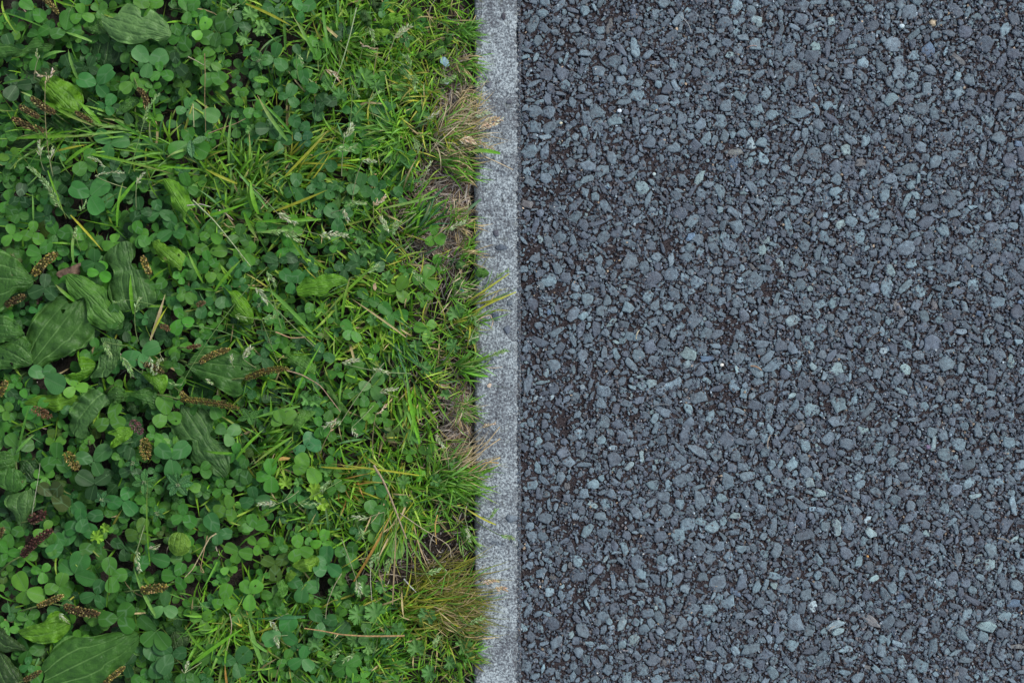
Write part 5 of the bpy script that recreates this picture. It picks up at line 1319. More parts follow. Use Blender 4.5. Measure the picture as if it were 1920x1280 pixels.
toward = (px + np.cos(D) * L / K > 900) & (rng.random(n) > .16)
D = np.where(toward, D + math.pi, D)
b_ = np.maximum(bare(px + np.cos(D) * L / K, py - np.sin(D) * L / K), bare(px + np.cos(D) * L / K * .5, py - np.sin(D) * L / K * .5))
k_ = rng.random(n) > np.maximum(b_, bare(px, py)) * 1.15
px, py, D, L, far = px[k_], py[k_], D[k_], L[k_], far[k_]; n = len(px)
wd = rng.uniform(2.0, 4.6, n) * (1 - .54 * far) * K
pal = np.array([(0.150, 0.360, 0.020), (0.095, 0.270, 0.022), (0.220, 0.440, 0.026), (0.310, 0.480, 0.060), (0.380, 0.400, 0.055), (0.50, 0.40, 0.19), (0.090, 0.240, 0.070)])
ch = np.where((rng.random(n) < .10 + .22 * far), rng.choice([4, 5, 3], n), rng.choice([0, 1, 2, 3, 6], n, p=[.32, .26, .20, .08, .14]))
tint = pal[ch] * np.exp(rng.normal(0, .18, (n, 1))) * (1 + .22 * np.clip((px - 480) / 250, 0, 1))[:, None]
P0 = np.stack([(px - 960) * K, (640 - py) * K], -1)
z0 = np.where(px > 700, -0.018, -0.016) + rng.normal(0, .003, n)
z1 = rng.uniform(-0.010, 0.011, n)
V, Q, C = ribbon_arrays(P0, D, L, wd, rng.uniform(.0, .013, n), rng.normal(0, .22, n), z0, z1, tint, 5, None, np.where(rng.random(n) < .3, rng.random(n), 0.0))
gr = Acc(); gr.add(V, None, Q, C)

# tufts: px, py, how many, length px, direction deg, spread deg, width px, colours, height of tips
TUFTS = [(836, 255, 150, 84, 8, 60, 1.7, ['straw', 'straw', 'tan', 'bright', 'yellow', 'light'], .010), (850, 232, 80, 74, 14, 36, 1.6, ['straw', 'straw', 'tan'], .010), (838, 300, 50, 62, -12, 30, 2.6, ['bright', 'mid', 'tan'], .008),
 (790, 1115, 260, 115, 4, 42, 1.9, ['olive', 'olive', 'tan', 'yellow', 'olive', 'bright'], .012), (840, 1140, 170, 88, -4, 48, 1.8, ['olive', 'tan', 'olive', 'mid'], .010), (760, 1150, 90, 90, 15, 40, 2.6, ['olive', 'yellow', 'bright'], .008),
 (845, 905, 110, 72, -5, 42, 3.4, ['bright', 'mid', 'bright', 'light'], .010), (846, 872, 60, 80, 20, 36, 1.5, ['tan', 'straw', 'tan'], .010), (810, 915, 70, 64, 10, 70, 3.2, ['mid', 'bright', 'light'], .010),
 (868, 690, 60, 52, 10, 40, 3.0, ['bright', 'light', 'mid'], .008), (865, 600, 55, 50, 15, 50, 2.8, ['bright', 'light', 'yellow'], .008), (868, 480, 40, 44, 20, 60, 2.6, ['bright', 'light', 'tan'], .006),
 (868, 120, 60, 46, -20, 50, 2.6, ['bright', 'light', 'tan'], .006), (862, 60, 50, 46, 0, 60, 2.8, ['bright', 'mid', 'light'], .006), (862, 770, 80, 46, -10, 80, 1.6, ['straw', 'tan', 'bright', 'light'], .004), (850, 410, 60, 46, 0, 90, 1.6, ['straw', 'tan', 'bright'], .000), (866, 180, 70, 44, -10, 80, 1.6, ['straw', 'tan', 'bright'], .002), (850, 550, 50, 50, 10, 80, 1.8, ['straw', 'bright', 'light'], .004), (868, 1000, 26, 44, -40, 30, 2.6, ['bright', 'light'], .006),
 (870, 1225, 60, 46, -10, 60, 2.8, ['mid', 'bright', 'olive'], .006), (866, 330, 26, 40, 30, 60, 2.4, ['bright', 'tan'], .004), (866, 420, 26, 40, 10, 60, 2.4, ['bright', 'tan'], .004),
 (455, 330, 34, 78, 60, 60, 5.0, ['bright', 'bright', 'light'], .020), (440, 395, 26, 70, 20, 50, 4.6, ['bright', 'light'], .018), (610, 60, 60, 90, -70, 40, 4.0, ['mid', 'bright', 'light'], .016), (560, 320, 44, 90, 25, 30, 4.0, ['bright', 'yellow', 'light'], .018),
 (650, 90, 70, 70, 10, 80, 3.6, ['bright', 'light', 'mid'], .014), (745, 250, 70, 66, 200, 70, 3.4, ['bright', 'mid', 'light'], .012), (790, 170, 60, 60, 180, 70, 3.2, ['bright', 'light', 'yellow'], .010),
 (420, 1170, 34, 90, 230, 50, 4.6, ['bright', 'light', 'mid'], .018), (480, 1200, 26, 60, 100, 60, 3.8, ['bright', 'yellow'], .014), (745, 960, 60, 110, 255, 34, 3.0, ['bright', 'light', 'yellow', 'tan'], .020), (700, 1240, 70, 60, 30, 70, 3.6, ['mid', 'bright', 'blue'], .012),
 (770, 745, 34, 84, -80, 14, 5.0, ['bright', 'light', 'yellow'], .020), (740, 640, 50, 70, -60, 40, 3.4, ['mid', 'blue', 'bright'], .012), (820, 380, 20, 60, 215, 30, 3.6, ['bright', 'blue'], .012), (770, 430, 34, 80, 45, 20, 4.0, ['bright', 'blue', 'mid'], .014),
 (880, 560, 14, 74, 35, 12, 2.6, ['yellow', 'light', 'tan'], .010), (884, 590, 10, 80, 18, 8, 2.6, ['yellow', 'light'], .010), (640, 910, 60, 70, 0, 60, 3.0, ['bright', 'yellow', 'orange', 'mid'], .012), (500, 830, 28, 70, 30, 30, 4.6, ['bright', 'mid'], .016),
 (240, 250, 20, 110, 165, 26, 4.6, ['bright', 'light'], .022), (120, 240, 22, 110, 200, 50, 4.2, ['bright', 'mid', 'light'], .018), (330, 300, 24, 90, 190, 26, 4.2, ['bright', 'light'], .018), (860, 1180, 60, 60, 10, 40, 2.4, ['olive', 'mid', 'tan'], .008)]
for tx_, ty_, cnt, ln, dr, sp_, w_, cols, ht in TUFTS:
    cx_ = tx_ + rng.normal(0, ln * .20, cnt); cy_ = ty_ + rng.normal(0, ln * .20, cnt)
    L_ = ln * rng.uniform(.45, 1.1, cnt) * K
    D_ = np.radians(dr + rng.normal(0, sp_ * .6, cnt))
    c_ = np.array([G[cols[i]] for i in rng.integers(0, len(cols), cnt)]) * np.exp(rng.normal(0, .15, (cnt, 1)))
    V, Q, C = ribbon_arrays(np.stack([(cx_ - 960) * K, (640 - cy_) * K], -1), D_, L_, w_ * K * rng.uniform(.6, 1.2, cnt), rng.uniform(.002, .014, cnt), rng.normal(0, .22, cnt),
                            np.full(cnt, -.016) + (.012 if tx_ > 835 else 0), ht * rng.uniform(.3, 1.1, cnt), c_, 6, None, np.where(rng.random(cnt) < .4, rng.random(cnt), 0.0))
    gr.add(V, None, Q, C)
o = obj("grass", gr.mesh("grass", True), M_GRASS)
o["kind"] = "stuff"; o["label"] = "short green grass running between the clover and the kerb"; o["category"] = "grass"

# ------------------------------------------------------------------ single long blades that stand out
BLADES = """0 20 92 48 3 mid 8;145 152 125 92 5.5 light 2;74 108 121 92 6 light 4;168 75 122 58 5 light 2;70 186 38 170 4 light 2;0 165 130 312 4 mid 6;80 189 186 229 6 bright 8;76 186 170 245 6 bright 10;185 230 150 186 8 bright 5
30 257 176 251 6 bright 5;100 282 162 273 4 yellow 2;118 305 175 264 6 bright 4;0 286 132 314 4.5 light 4;0 155 48 147 4 mid 2;205 220 330 290 5 mid 10;140 282 325 318 5 bright 8;128 402 196 466 4 yellow 6;205 397 264 333 6 bright 4
216 423 226 340 4.5 bright 4;134 494 139 424 5 light 3;85 318 128 408 3.5 bright 5;58 412 66 364 3.5 light 6;137 566 105 531 6 bright 3;247 588 241 514 6.5 bright 3;275 528 311 499 7 bright 4;278 638 316 555 6 tan 8;281 632 308 572 4 yellow 6
458 4 552 46 5 yellow 5;533 92 535 18 5 mid 4;592 108 556 28 6 mid 7;604 10 614 100 6 mid 5;542 268 474 184 6.5 light 10;546 250 492 182 5 mid 8;533 328 622 248 5 yellow 8;427 300 431 216 5 light 3;500 390 442 310 5 light 5
300 310 380 320 4 bright 3;442 343 382 321 5 yellow 5;380 405 470 392 7.5 bright 14;482 400 464 340 8 bright 6;455 397 478 452 7 bright 6;470 392 466 338 7 bright 4;600 410 470 421 6 bright 6;510 396 614 362 6 yellow 6
575 492 545 442 5 bright 4;400 545 450 483 5.5 bright 4;378 530 354 468 5 bright 4;500 540 602 628 7 light 10;602 632 480 612 6 light 6;700 497 602 588 6 bright 6;640 596 652 520 6 bright 4;632 602 626 560 5 light 3
786 832 758 718 7 bright 5;783 822 752 688 5 light 8;540 765 600 640 4 bright 4;662 1092 746 962 5 orange 10;850 1090 746 958 3.5 light 4;735 1135 748 962 3 tan 4;700 1092 754 960 5 bright 5;785 892 620 864 3.5 yellow 5;600 876 690 882 3.5 yellow 4
386 1226 342 1174 5.5 bright 5;345 1257 456 1163 7 bright 12;490 1248 460 1160 8 light 5;498 1224 462 1192 6 light 3;570 1158 474 1156 7.5 blue 4;476 1188 520 1174 3.5 yellow 3;425 1300 424 1245 4 orange 3;278 1062 268 900 3.5 bright 8
955 512 872 572 3.5 yellow 4;968 547 876 584 3.5 yellow 6;946 658 862 690 5 bright 6;915 706 865 700 4 bright 5;930 985 868 955 3.5 yellow 5;900 160 870 132 4 bright 4;902 372 868 400 5 blue 3;938 286 878 276 7 bright 8
640 75 600 45 5 tan 4;820 366 700 400 5 light 6;760 632 662 555 3.5 tan 6;880 870 842 898 4 light 4;60 655 0 700 0 mid 0;30 848 58 760 4.5 mid 4;25 850 62 812 5 light 3;262 1042 245 1100 0 mid 0;290 1160 242 1065 6 light 8;196 1140 212 1030 5 bright 4
168 1122 152 1095 0 mid 0;432 850 380 848 5 bright 4;560 762 470 780 6 light 5;440 862 490 800 5 bright 6;545 820 470 864 5 bright 8;505 880 545 822 6 bright 8;230 245 120 262 4 light 5;615 705 590 745 0 mid 0;540 430 480 440 6 light 4""".replace("\n", ";").split(";")
gi = 0
rb = random.Random(9)
BN = {'mid': "mid green", 'light': "light green", 'bright': "bright green", 'yellow': "yellowing", 'tan': "dry tan", 'orange': "orange", 'blue': "bluish green"}
for q in BLADES:
    a = q.split(); x0, y0, x1, y1, w = map(float, a[:5]); c = a[5]; sd = float(a[6])
    if w == 0: continue
    root_first = rb.random() < .9
    L = math.hypot(x1 - x0, y1 - y0)
    zz = 0.019 if x0 < 600 else 0.015
    onk = max(x0, x1) > 905
    label = unique(("long " if L > 95 else "short " if L < 55 else "") + BN[c] + (" grass blade reaching over the kerb" if onk else " grass blade"), (x0 + x1) / 2, (y0 + y1) / 2, ("lying across leaves",))
    root = thing("grass_strand", label, "grass blade", W(x0, y0, zz - .03), "single long grass blades")
    p0 = np.array([[(x0 - 960) * K, (640 - y0) * K]])
    s = K * (1 - zz / H)
    p0 = np.array([[(x0 - 960) * s, (640 - y0) * s]])
    V, Q, C = ribbon_arrays(p0, np.array([math.atan2(-(y1 - y0), x1 - x0)]), np.array([L * s]), np.array([w * K]), np.array([.002 + .006 * rb.random()]), np.array([rb.choice((-1, 1)) * sd / L]),
                            np.array([zz - .006]), np.array([zz]), np.array([jitter(G[c], .12, rb)]), 10, np.array([rb.gauss(0, .3)]), np.array([rb.random() if rb.random() < .5 else 0.0]))
    obj("blade", mesh_np("blade", V - np.array(root.location), None, Q, C, None, True), M_GRASS, root)
    gi += 1

# ------------------------------------------------------------------ grass stalks with seed heads
def seed_head(foot, pts, L, ang, kind, label, z=0.024, dense=1.0, w=1.0, rr=rb):
    """stalk from foot to the head's start, head of length L (px) along ang"""
    x, y = pts
    root = thing("grass_stalk", label, "seed head", W(foot[0], foot[1], z - .035), "grass stalks with seed heads")
    a = np.array(W(x, y, z)); e = np.array(W(x + math.cos(math.radians(ang)) * L, y - math.sin(math.radians(ang)) * L, z - .002))
    bend = rr.uniform(-.12, .12)
    core = curve(a, e, .001, bend, 9)
    acc = Acc()
    scol = jitter({'g': (0.20, 0.32, 0.09), 't': (0.34, 0.30, 0.14), 'c': (0.32, 0.38, 0.18), 'o': G['orange']}[kind], .1, rr)
    f = np.array(W(foot[0], foot[1], z - .012))
    tube(acc, curve(f, a, .003, rr.uniform(-.05, .05), 9), .00055, scol, 4, .00035)
    tube(acc, core, .0005, scol, 4, .0003)
    part("stem", acc, M_GRASS, root, True)
    acc = Acc(); cen, size, axis, cols = [], [], [], []
    pal_ = {'g': [(0.26, 0.42, 0.15), (0.38, 0.52, 0.24), (0.19, 0.34, 0.10)], 't': [(0.66, 0.52, 0.32), (0.55, 0.40, 0.24), (0.74, 0.64, 0.46)], 'c': [(0.46, 0.52, 0.30), (0.56, 0.60, 0.40), (0.32, 0.44, 0.19)], 'o': [(0.40, 0.24, 0.12), (0.5, 0.34, 0.2), (0.34, 0.18, 0.08)]}[kind]
    n = max(6, int(L * .62 * dense))
    d0 = (e - a) / (np.linalg.norm(e - a) + 1e-9); sd = np.array([-d0[1], d0[0], 0])
    for i in range(n):
        t = i / n; fidx = t * 8; j = min(7, int(fidx)); q = core[j] + (core[j + 1] - core[j]) * (fidx - j)
        s = rr.choice((-1, 1)); reach = (1 - t * .55) * rr.uniform(0.15, 1.0) * w * 7 * K
        out = d0 * rr.uniform(.5, 1.1) + sd * s * rr.uniform(.3, .9) + np.array([0, 0, rr.uniform(-.1, .4)])
        out /= np.linalg.norm(out)
        cen.append(q + out * reach); size.append((rr.uniform(3.0, 5.4) * K * w ** .5, rr.uniform(.95, 1.5) * K * w ** .5)); axis.append(out + d0 * .5); cols.append(jitter(rr.choice(pal_), .18, rr))
        if i % 2 == 0: tube(acc, curve(q, q + out * reach, 0, .05, 3), .00022, scol, 3)
    grains(acc, cen, size, axis, cols)
    o = part("seed_head", acc, M_SEED, root)
KN = {'g': "pale green", 't': "dry tan", 'c': "cream coloured", 'o': "reddish brown"}
HEADS2 = """240 325 268 230 60 62 g 1.1 1;130 410 110 388 95 128 g 1.6 1.1;98 330 84 155 30 60 t .5 1;62 150 70 110 18 95 c .6 .8;95 160 88 142 26 165 t .6 1;82 320 75 292 28 95 c .9 1.1;98 330 92 300 25 80 c .9 1;190 330 195 312 36 150 c .8 1;255 395 255 345 28 55 c .9 1;236 352 178 330 55 5 c .5 .8
150 470 143 450 22 95 g .8 1;135 395 150 395 22 60 g .8 1;258 640 252 585 30 65 g .9 1;300 575 235 562 24 190 g .5 .8;238 648 195 640 30 290 g 1.6 1.3;265 700 225 668 42 300 g 1.8 1.3;265 700 280 670 34 280 c .7 1;300 660 302 668 36 255 c .8 .9;435 40 425 25 26 40 g 1.2 1;448 330 520 400 40 -28 c 1.3 1.2
600 660 480 540 34 -50 c 1.6 1.4;530 625 500 510 30 -60 g 1.2 1.2;470 435 505 437 60 -4 g .9 1;560 430 600 440 50 -3 c 1.4 1.3;560 455 535 438 34 -25 g 1.3 1.2;640 330 645 258 30 60 c 1.6 1.4;600 300 628 280 40 10 g 1.3 1.3;660 380 680 300 24 -10 c 1.2 1.1;720 120 740 70 36 35 c 1.8 1.4;700 140 708 90 34 165 t .6 .8
672 120 690 50 36 -70 g 1.2 1.1;730 110 760 140 26 -30 g 1.2 1.1;760 170 775 148 24 -80 g 1.2 1.1;655 240 660 160 24 -60 g 1.0 1;700 220 690 186 30 30 g 1.0 1;790 160 770 128 28 120 g 1.4 1.2;840 120 825 155 30 20 g 1.6 1.3;800 250 775 258 26 -70 g 1.5 1.3;780 240 800 222 28 30 c .8 .9;840 250 862 262 30 -8 t 2.2 1.7
850 262 900 240 34 18 t 2.0 1.4;850 255 905 232 36 12 t 2.2 1.5;845 275 890 218 32 8 c 1.2 1;850 265 898 262 34 -30 t .7 .8;780 400 728 435 30 120 c 1.3 1.2;620 400 646 392 22 -70 c 1.3 1.1;680 380 652 384 34 5 g 1.4 1.2;700 410 700 385 28 40 t 1.2 1;760 470 735 440 30 60 g 1.3 1.2;830 470 842 430 34 25 c 1.2 1.1
870 620 885 590 30 -60 g 1.2 1.1;860 560 930 520 28 30 g 1.0 .9;870 690 920 668 34 18 g 1.4 1;820 560 790 530 26 120 g 1.0 1;770 700 640 680 34 10 c 1.2 1.1;700 700 700 690 30 -20 c .9 1;745 745 712 735 34 10 c 1.0 1;720 680 640 790 36 200 c 1.0 1;700 760 660 800 20 -60 c 1.2 1;560 920 518 945 34 180 c 1.8 1.2
640 900 560 942 40 -2 g .8 .9;600 930 620 900 26 230 g 1.2 1.1;720 960 690 970 30 175 c 1.2 1.1;690 1060 675 990 20 -80 g 1.0 1;720 960 712 1035 30 240 g 1.5 1.3;750 970 735 1045 28 250 g 1.4 1.2;640 1010 668 1088 26 -70 c 1.6 1.4;870 960 876 985 30 -80 c 1.1 1.1;880 960 918 972 22 50 g 1.0 .9;880 965 938 1003 26 -15 g 1.2 1
740 1060 800 1076 26 15 g 1.6 1.2;380 1240 345 1262 22 80 c 1.0 1;540 1150 505 1165 22 -50 c 1.1 1;545 1190 515 1192 22 -80 c 1.2 1;640 1225 665 1225 26 215 g 1.2 1.1;600 1260 620 1238 26 50 g 1.0 1;270 985 256 1032 40 -80 c 1.0 1.1;300 1020 278 1028 20 10 c .8 .8;130 1170 110 1150 20 -40 c 1.0 1;490 600 440 590 24 -20 g 1 1
500 500 340 720 24 175 g .7 .8;480 690 455 672 26 50 c 1.8 1.2;440 690 434 680 14 95 c 1.2 .8;400 720 385 710 16 -30 c 1.0 .9;520 680 490 600 26 10 g 1.5 1.2;860 150 890 160 20 20 g .9 .8;700 860 705 775 26 40 t .8 .9;600 850 618 810 26 70 t .9 1;820 830 815 815 30 -55 c 1 1;790 350 800 320 20 60 c .8 .8
830 1190 810 1215 26 60 g 1.4 1.2;880 1110 925 1105 26 -5 t 1.2 1;870 1090 905 1095 30 12 t 1.2 1;840 1200 880 1170 30 20 g 1.2 1;880 820 905 800 26 20 t .7 .8;900 600 880 640 20 30 c .8 .8;660 520 690 510 24 30 g 1.2 1.1;560 150 555 100 24 -60 g 1 1;600 150 610 130 30 -35 t 1.1 1""".replace("\n", ";").split(";")
for q in HEADS2:
    a = q.split()
    fx, fy, x, y, L, ang = map(float, a[:6]); kd = a[6]; dn, w_ = float(a[7]), float(a[8])
    sz = "slender " if dn < .85 else "bushy " if dn > 1.45 else ""
    mx, my = x + math.cos(math.radians(ang)) * L / 2, y - math.sin(math.radians(ang)) * L / 2
    seed_head((fx, fy), (x, y), L, ang, kd, unique(f"{sz}{KN[kd]} grass seed head", mx, my, (f"pointing {dir_word(ang)}",)), 0.024 if x < 820 else 0.016, dn, w_)

# long bare stalks and straws
def straw(pts, w, col,  label, z=0.022, name="straw", cat="straw"):
    acc = Acc()
    root = thing(name, label, cat, W(pts[0][0], pts[0][1], z - .03), "dry stalks and straws")
    P_ = [np.array(W(x, y, z + .001 * math.sin(i * 1.7))) for i, (x, y) in enumerate(pts)]
    out = []
    for i in range(len(P_) - 1):
        for j in range(4): out.append(P_[i] + (P_[i + 1] - P_[i]) * j / 4)
    out.append(P_[-1])
    out = np.array(out)
    if len(out) > 5:
        k = out.copy(); k[1:-1] = (out[:-2] + out[1:-1] * 2 + out[2:]) / 4; out = k
    tube(acc, out, w * .68 * K / 2, col, 5, w * .68 * K / 2 * .55)
    part("stem", acc, M_STRAW, root, True)
straw([(361, 375), (400, 412), (440, 462), (470, 500)], 4, (0.42, 0.50, 0.26), "straight whitish stem slanting across clovers in mid lawn")
straw([(668, 14), (655, 70), (640, 120), (622, 165)], 4, (0.36, 0.46, 0.24), "long pale straight stem in the grass near the top", .024)
straw([(700, 872), (718, 900), (735, 940), (748, 975), (762, 1010)], 7, (0.40, 0.31, 0.20), "thick grey tan dead stalk above the bare dark soil", .024)
straw([(750, 962), (790, 990), (843, 1022), (846, 1045)], 3, (0.50, 0.42, 0.28), "thin pale bent stalk crossing the bare dark soil", .014)
straw([(758, 1192), (690, 1193), (640, 1190), (600, 1182), (570, 1178)], 5.5, (0.46, 0.29, 0.13), "orange stalk lying over round clovers low in the lawn", .024)
straw([(405, 1000), (392, 1008), (375, 1040), (360, 1068), (346, 1082)], 4.5, (0.48, 0.40, 0.22), "bent pale straw over clovers, left of the lime crinkled leaf", .022)
straw([(388, 1004), (374, 1070), (383, 1075), (372, 1055)], 2.5, (0.40, 0.26, 0.14), "thin brown twig hooked under the bent pale straw", .020)
straw([(536, 694), (565, 702), (600, 722), (625, 755), (638, 772)], 4, (0.40, 0.28, 0.18), "arched brown stalk running from the dark green seed spike", .022)
straw([(383, 100), (384, 140), (383, 180), (385, 248)], 2.4, (0.34, 0.24, 0.12), "upright thin brown stalk over clovers near the top", .024)
straw([(390, 250), (410, 242), (440, 232), (460, 222)], 2.5, (0.40, 0.26, 0.16), "thin brown stalk slanting over clovers right of the oblong leaf pair", .020)
straw([(361, 195), (363, 238)], 3.5, (0.45, 0.48, 0.24), "short pale upright stem in a large bluish clover", .024)
straw([(352, 106), (368, 114), (382, 122)], 3, (0.44, 0.40, 0.26), "short pale straw crossing the upright brown stalk", .022)
straw([(430, 1150), (434, 1170), (432, 1190), (424, 1220)], 3, (0.46, 0.36, 0.24), "crooked thin straw in short grass below large clovers", .018)
straw([(938, 822), (915, 838), (892, 855), (868, 865)], 4, (0.60, 0.47, 0.28), "long tan straw lying over the kerb edge", .010)
straw([(937, 800), (920, 822), (905, 845)], 3, (0.60, 0.47, 0.28), "short tan straw resting on the kerb above the long one", .008)
straw([(935, 868), (912, 866), (895, 875), (872, 890)], 4, (0.58, 0.40, 0.16), "tan straw with golden tip arching onto the kerb", .012)
straw([(938, 858), (918, 864), (898, 884)], 5, (0.56, 0.44, 0.22), "flat golden straw tip on the kerb", .013)
straw([(890, 604), (905, 594), (919, 590), (925, 602), (920, 617)], 4, (0.62, 0.48, 0.34), "curled tan straw hooked over dark pebbles in the kerb", .008)
straw([(878, 676), (893, 690), (905, 700)], 3, (0.58, 0.42, 0.30), "short tan straw on the kerb's grassy edge", .006)
straw([(893, 692), (912, 688), (925, 690), (942, 688)], 3, (0.58, 0.46, 0.34), "thin pinkish straw lying flat on the kerb", .004)
straw([(880, 252), (905, 292), (935, 305), (962, 318)], 4, (0.62, 0.50, 0.32), "long tan straw stretching right across the kerb", .009)
straw([(868, 203), (905, 202), (930, 200)], 2.5, (0.50, 0.50, 0.46), "thin grey straw pointing straight at the road", .008)
straw([(822, 440), (835, 415), (852, 388)], 6, (0.42, 0.37, 0.33), "flat grey straw in the dry thatch patch", -.006)
straw([(828, 445), (842, 418), (856, 390)], 5, (0.44, 0.38, 0.34), "second grey straw beside the flat one in dry thatch", -.006)
straw([(872, 372), (876, 345)], 5, (0.50, 0.47, 0.40), "short pale straw standing by the kerb face", -.004)
straw([(850, 322), (868, 330), (884, 340)], 4, (0.36, 0.26, 0.18), "brown twig at the kerb above the thatch patch", -.002)
straw([(757, 1085), (768, 1098), (780, 1110)], 5, (0.52, 0.52, 0.50), "whitish straw fragment in the litter under the bare soil", .004)
straw([(695, 1050), (694, 1090), (697, 1126)], 3, (0.48, 0.46, 0.34), "thin upright pale straw above the star-like cranesbill leaf", .016)
straw([(640, 1075), (625, 1100), (612, 1135), (610, 1160)], 3, (0.36, 0.34, 0.20), "arched greenish straw beside dark clovers", .020)
straw([(820, 965), (815, 985), (818, 1020)], 5, (0.50, 0.34, 0.10), "orange blade hanging into the bare dark soil", .012)
straw([(350, 385), (376, 382), (395, 388)], 3, (0.55, 0.52, 0.44), "short white straw over the torn upright weed leaf", .020)
straw([(410, 394), (425, 402), (436, 412)], 4, (0.56, 0.46, 0.34), "short tan straw right of the torn upright weed leaf", .018)
straw([(345, 608), (390, 615), (420, 622), (460, 640)], 3.5, (0.14, 0.26, 0.08), "long thin green runner below the pointed folded weed leaf", .016)
straw([(516, 622), (545, 634), (572, 632)], 4, (0.56, 0.36, 0.20), "curved tan straw below the hooked bright weed leaf", .020)
straw([(140, 0), (128, 24)], 2, (0.2, 0.26, 0.1), "short green stem at the top edge above round clover leaflets", .012)
straw([(58, 968), (72, 888), (74, 868)], 2.2, (0.36, 0.38, 0.26), "thin pale thread-like stem over round plantain leaves", .020)

# ------------------------------------------------------------------ dry thatch, litter
th = Acc()
N = 15000
a = rng.random(N)
px, py = rng.uniform(-250, 888, N), rng.uniform(-160, 1440, N)
def thatch(px, py):
    d = 0.06 + 0.22 * np.clip((px - 600) / 270, 0, 1)
    for x, y, rx, ry, k in ((812, 620, 50, 110, .6), (845, 385, 45, 85, 1.5), (862, 215, 30, 80, 1.6), (835, 560, 38, 40, 1.0), (872, 790, 34, 60, 1.1), (800, 1050, 90, 55, .55), (690, 1085, 80, 40, .8), (640, 1090, 60, 60, .5), (780, 660, 90, 120, .3), (560, 1240, 60, 40, .6), (560, 830, 50, 50, .4), (790, 850, 80, 40, .4), (840, 130, 50, 60, .5)):
        d = d + k * np.exp(-(((px - x) / rx) ** 2 + ((py - y) / ry) ** 2))
    return d
keep = rng.random(N) < thatch(px, py) * .9
px, py = px[keep], py[keep]; n = len(px)
px = np.concatenate([px, rng.normal(830, 34, 2800), rng.normal(862, 20, 1500), rng.normal(870, 18, 800)]); py = np.concatenate([py, rng.normal(395, 50, 2800), rng.normal(215, 60, 1500), rng.normal(790, 45, 800)])
k_ = (px < 884); px, py = px[k_], py[k_]; n = len(px)
D = rng.uniform(0, 2 * math.pi, n); L = rng.uniform(10, 42, n) * K
D = np.where(px + np.cos(D) * L / K > 896, D + math.pi, D)
pal = np.array([(0.36, 0.28, 0.21), (0.52, 0.44, 0.36), (0.20, 0.14, 0.11), (0.46, 0.41, 0.38), (0.64, 0.57, 0.47), (0.38, 0.26, 0.15)])
tint = pal[rng.integers(0, 6, n)] * np.exp(rng.normal(-.1, .25, (n, 1)))
zs = np.array([soil_z((a - 960) * K, (640 - b) * K) for a, b in zip(px, py)])
z_up = rng.uniform(0, .006, n)
V, Q, C = ribbon_arrays(np.stack([(px - 960) * K, (640 - py) * K], -1), D, L, rng.uniform(1.0, 2.6, n) * K, rng.uniform(0, .004, n), rng.normal(0, .35, n), zs + z_up, zs + z_up + rng.uniform(-.002, .005, n), tint, 4)
th.add(V, None, Q, C)
o = obj("dry_thatch", th.mesh("dry_thatch", True), M_STRAW)
o["kind"] = "stuff"; o["label"] = "tangled dry straw and roots on the bare soil near the kerb"; o["category"] = "thatch"
# crumbs of soil and fine gravel on the bare patch
n = 5200
px = np.concatenate([rng.normal(815, 60, 2600), rng.uniform(600, 886, 1800), rng.uniform(860, 888, 800)]); py = np.concatenate([rng.normal(1042, 42, 2600), rng.uniform(-100, 1400, 1800), rng.uniform(-100, 1400, 800)])
k_ = px < 887; px, py = px[k_], py[k_]; n = len(px)
X_, Y_ = (px - 960) * K, (640 - py) * K
zs = np.array([soil_z(a, b) for a, b in zip(X_, Y_)])
cc = np.array([(0.055, 0.04, 0.032), (0.10, 0.075, 0.06), (0.20, 0.19, 0.19), (0.03, 0.02, 0.018), (0.38, 0.37, 0.36)])[rng.choice(5, n, p=[.36, .26, .12, .22, .04])]
s_ = rng.uniform(1.2, 5, n) * K / 2
V, T, C = grit_arrays(X_, Y_, s_, s_ * rng.uniform(.6, 1, n), rng.uniform(0, 3, n), zs + s_ * .6, cc, base=-0.045)
o = obj("soil_crumbs", mesh_np("soil_crumbs", V, T, None, C), M_STRAW)
o["kind"] = "stuff"; o["label"] = "crumbs of earth and fine gravel on the bare soil"; o["category"] = "gravel"

# ------------------------------------------------------------------ small single things
M_FLAT = mat_plain("scrap", 0.5, 0.0, 900, 0.25, 0.4)
def flake(name, label, cat, pts, z, col, thick=0.0006, mat=None, group=None):
    P_ = np.array([W(x, y, z) for x, y in pts]); c = P_.mean(0); n = len(pts)
    top = np.vstack([c + [0, 0, thick * .6], P_ + [0, 0, thick * .2], P_ - [0, 0, thick]])
    i = np.arange(n); j = (i + 1) % n
    T = np.concatenate([np.stack([i * 0, 1 + j, 1 + i], -1), np.stack([1 + i, 1 + j, 1 + n + j], -1), np.stack([1 + i, 1 + n + j, 1 + n + i], -1), np.stack([0 * i[2:] + 1 + n, 1 + n + i[1:-1], 1 + n + i[2:]], -1)])
    org = c - np.array([0, 0, thick])
    o = obj(name, mesh_np(name, top - org, T, None, np.tile(np.array(col), (2 * n + 1, 1))), mat or M_FLAT, None, org)
    o["label"] = label; o["category"] = cat
    if group: o["group"] = group
    return o
flake("blue_flake", "small bright blue flake lying in the thatch beside the kerb", "plastic flake", [(860, 541), (866, 540), (870, 544), (869, 549), (863, 549), (860, 546)], -.001, (0.03, 0.30, 0.46), .001)
flake("paper_scrap", "crumpled pale blue scrap on the soil near the top of the kerb", "paper scrap", [(826, 108), (833, 106), (840, 112), (843, 122), (836, 126), (830, 120), (825, 117)], -.002, (0.30, 0.48, 0.56), .002)
flake("paper_scrap", "small whitish scrap in the litter just below the blue one", "paper scrap", [(832, 150), (838, 148), (843, 153), (839, 158), (833, 157)], -.003, (0.46, 0.52, 0.58), .0015)
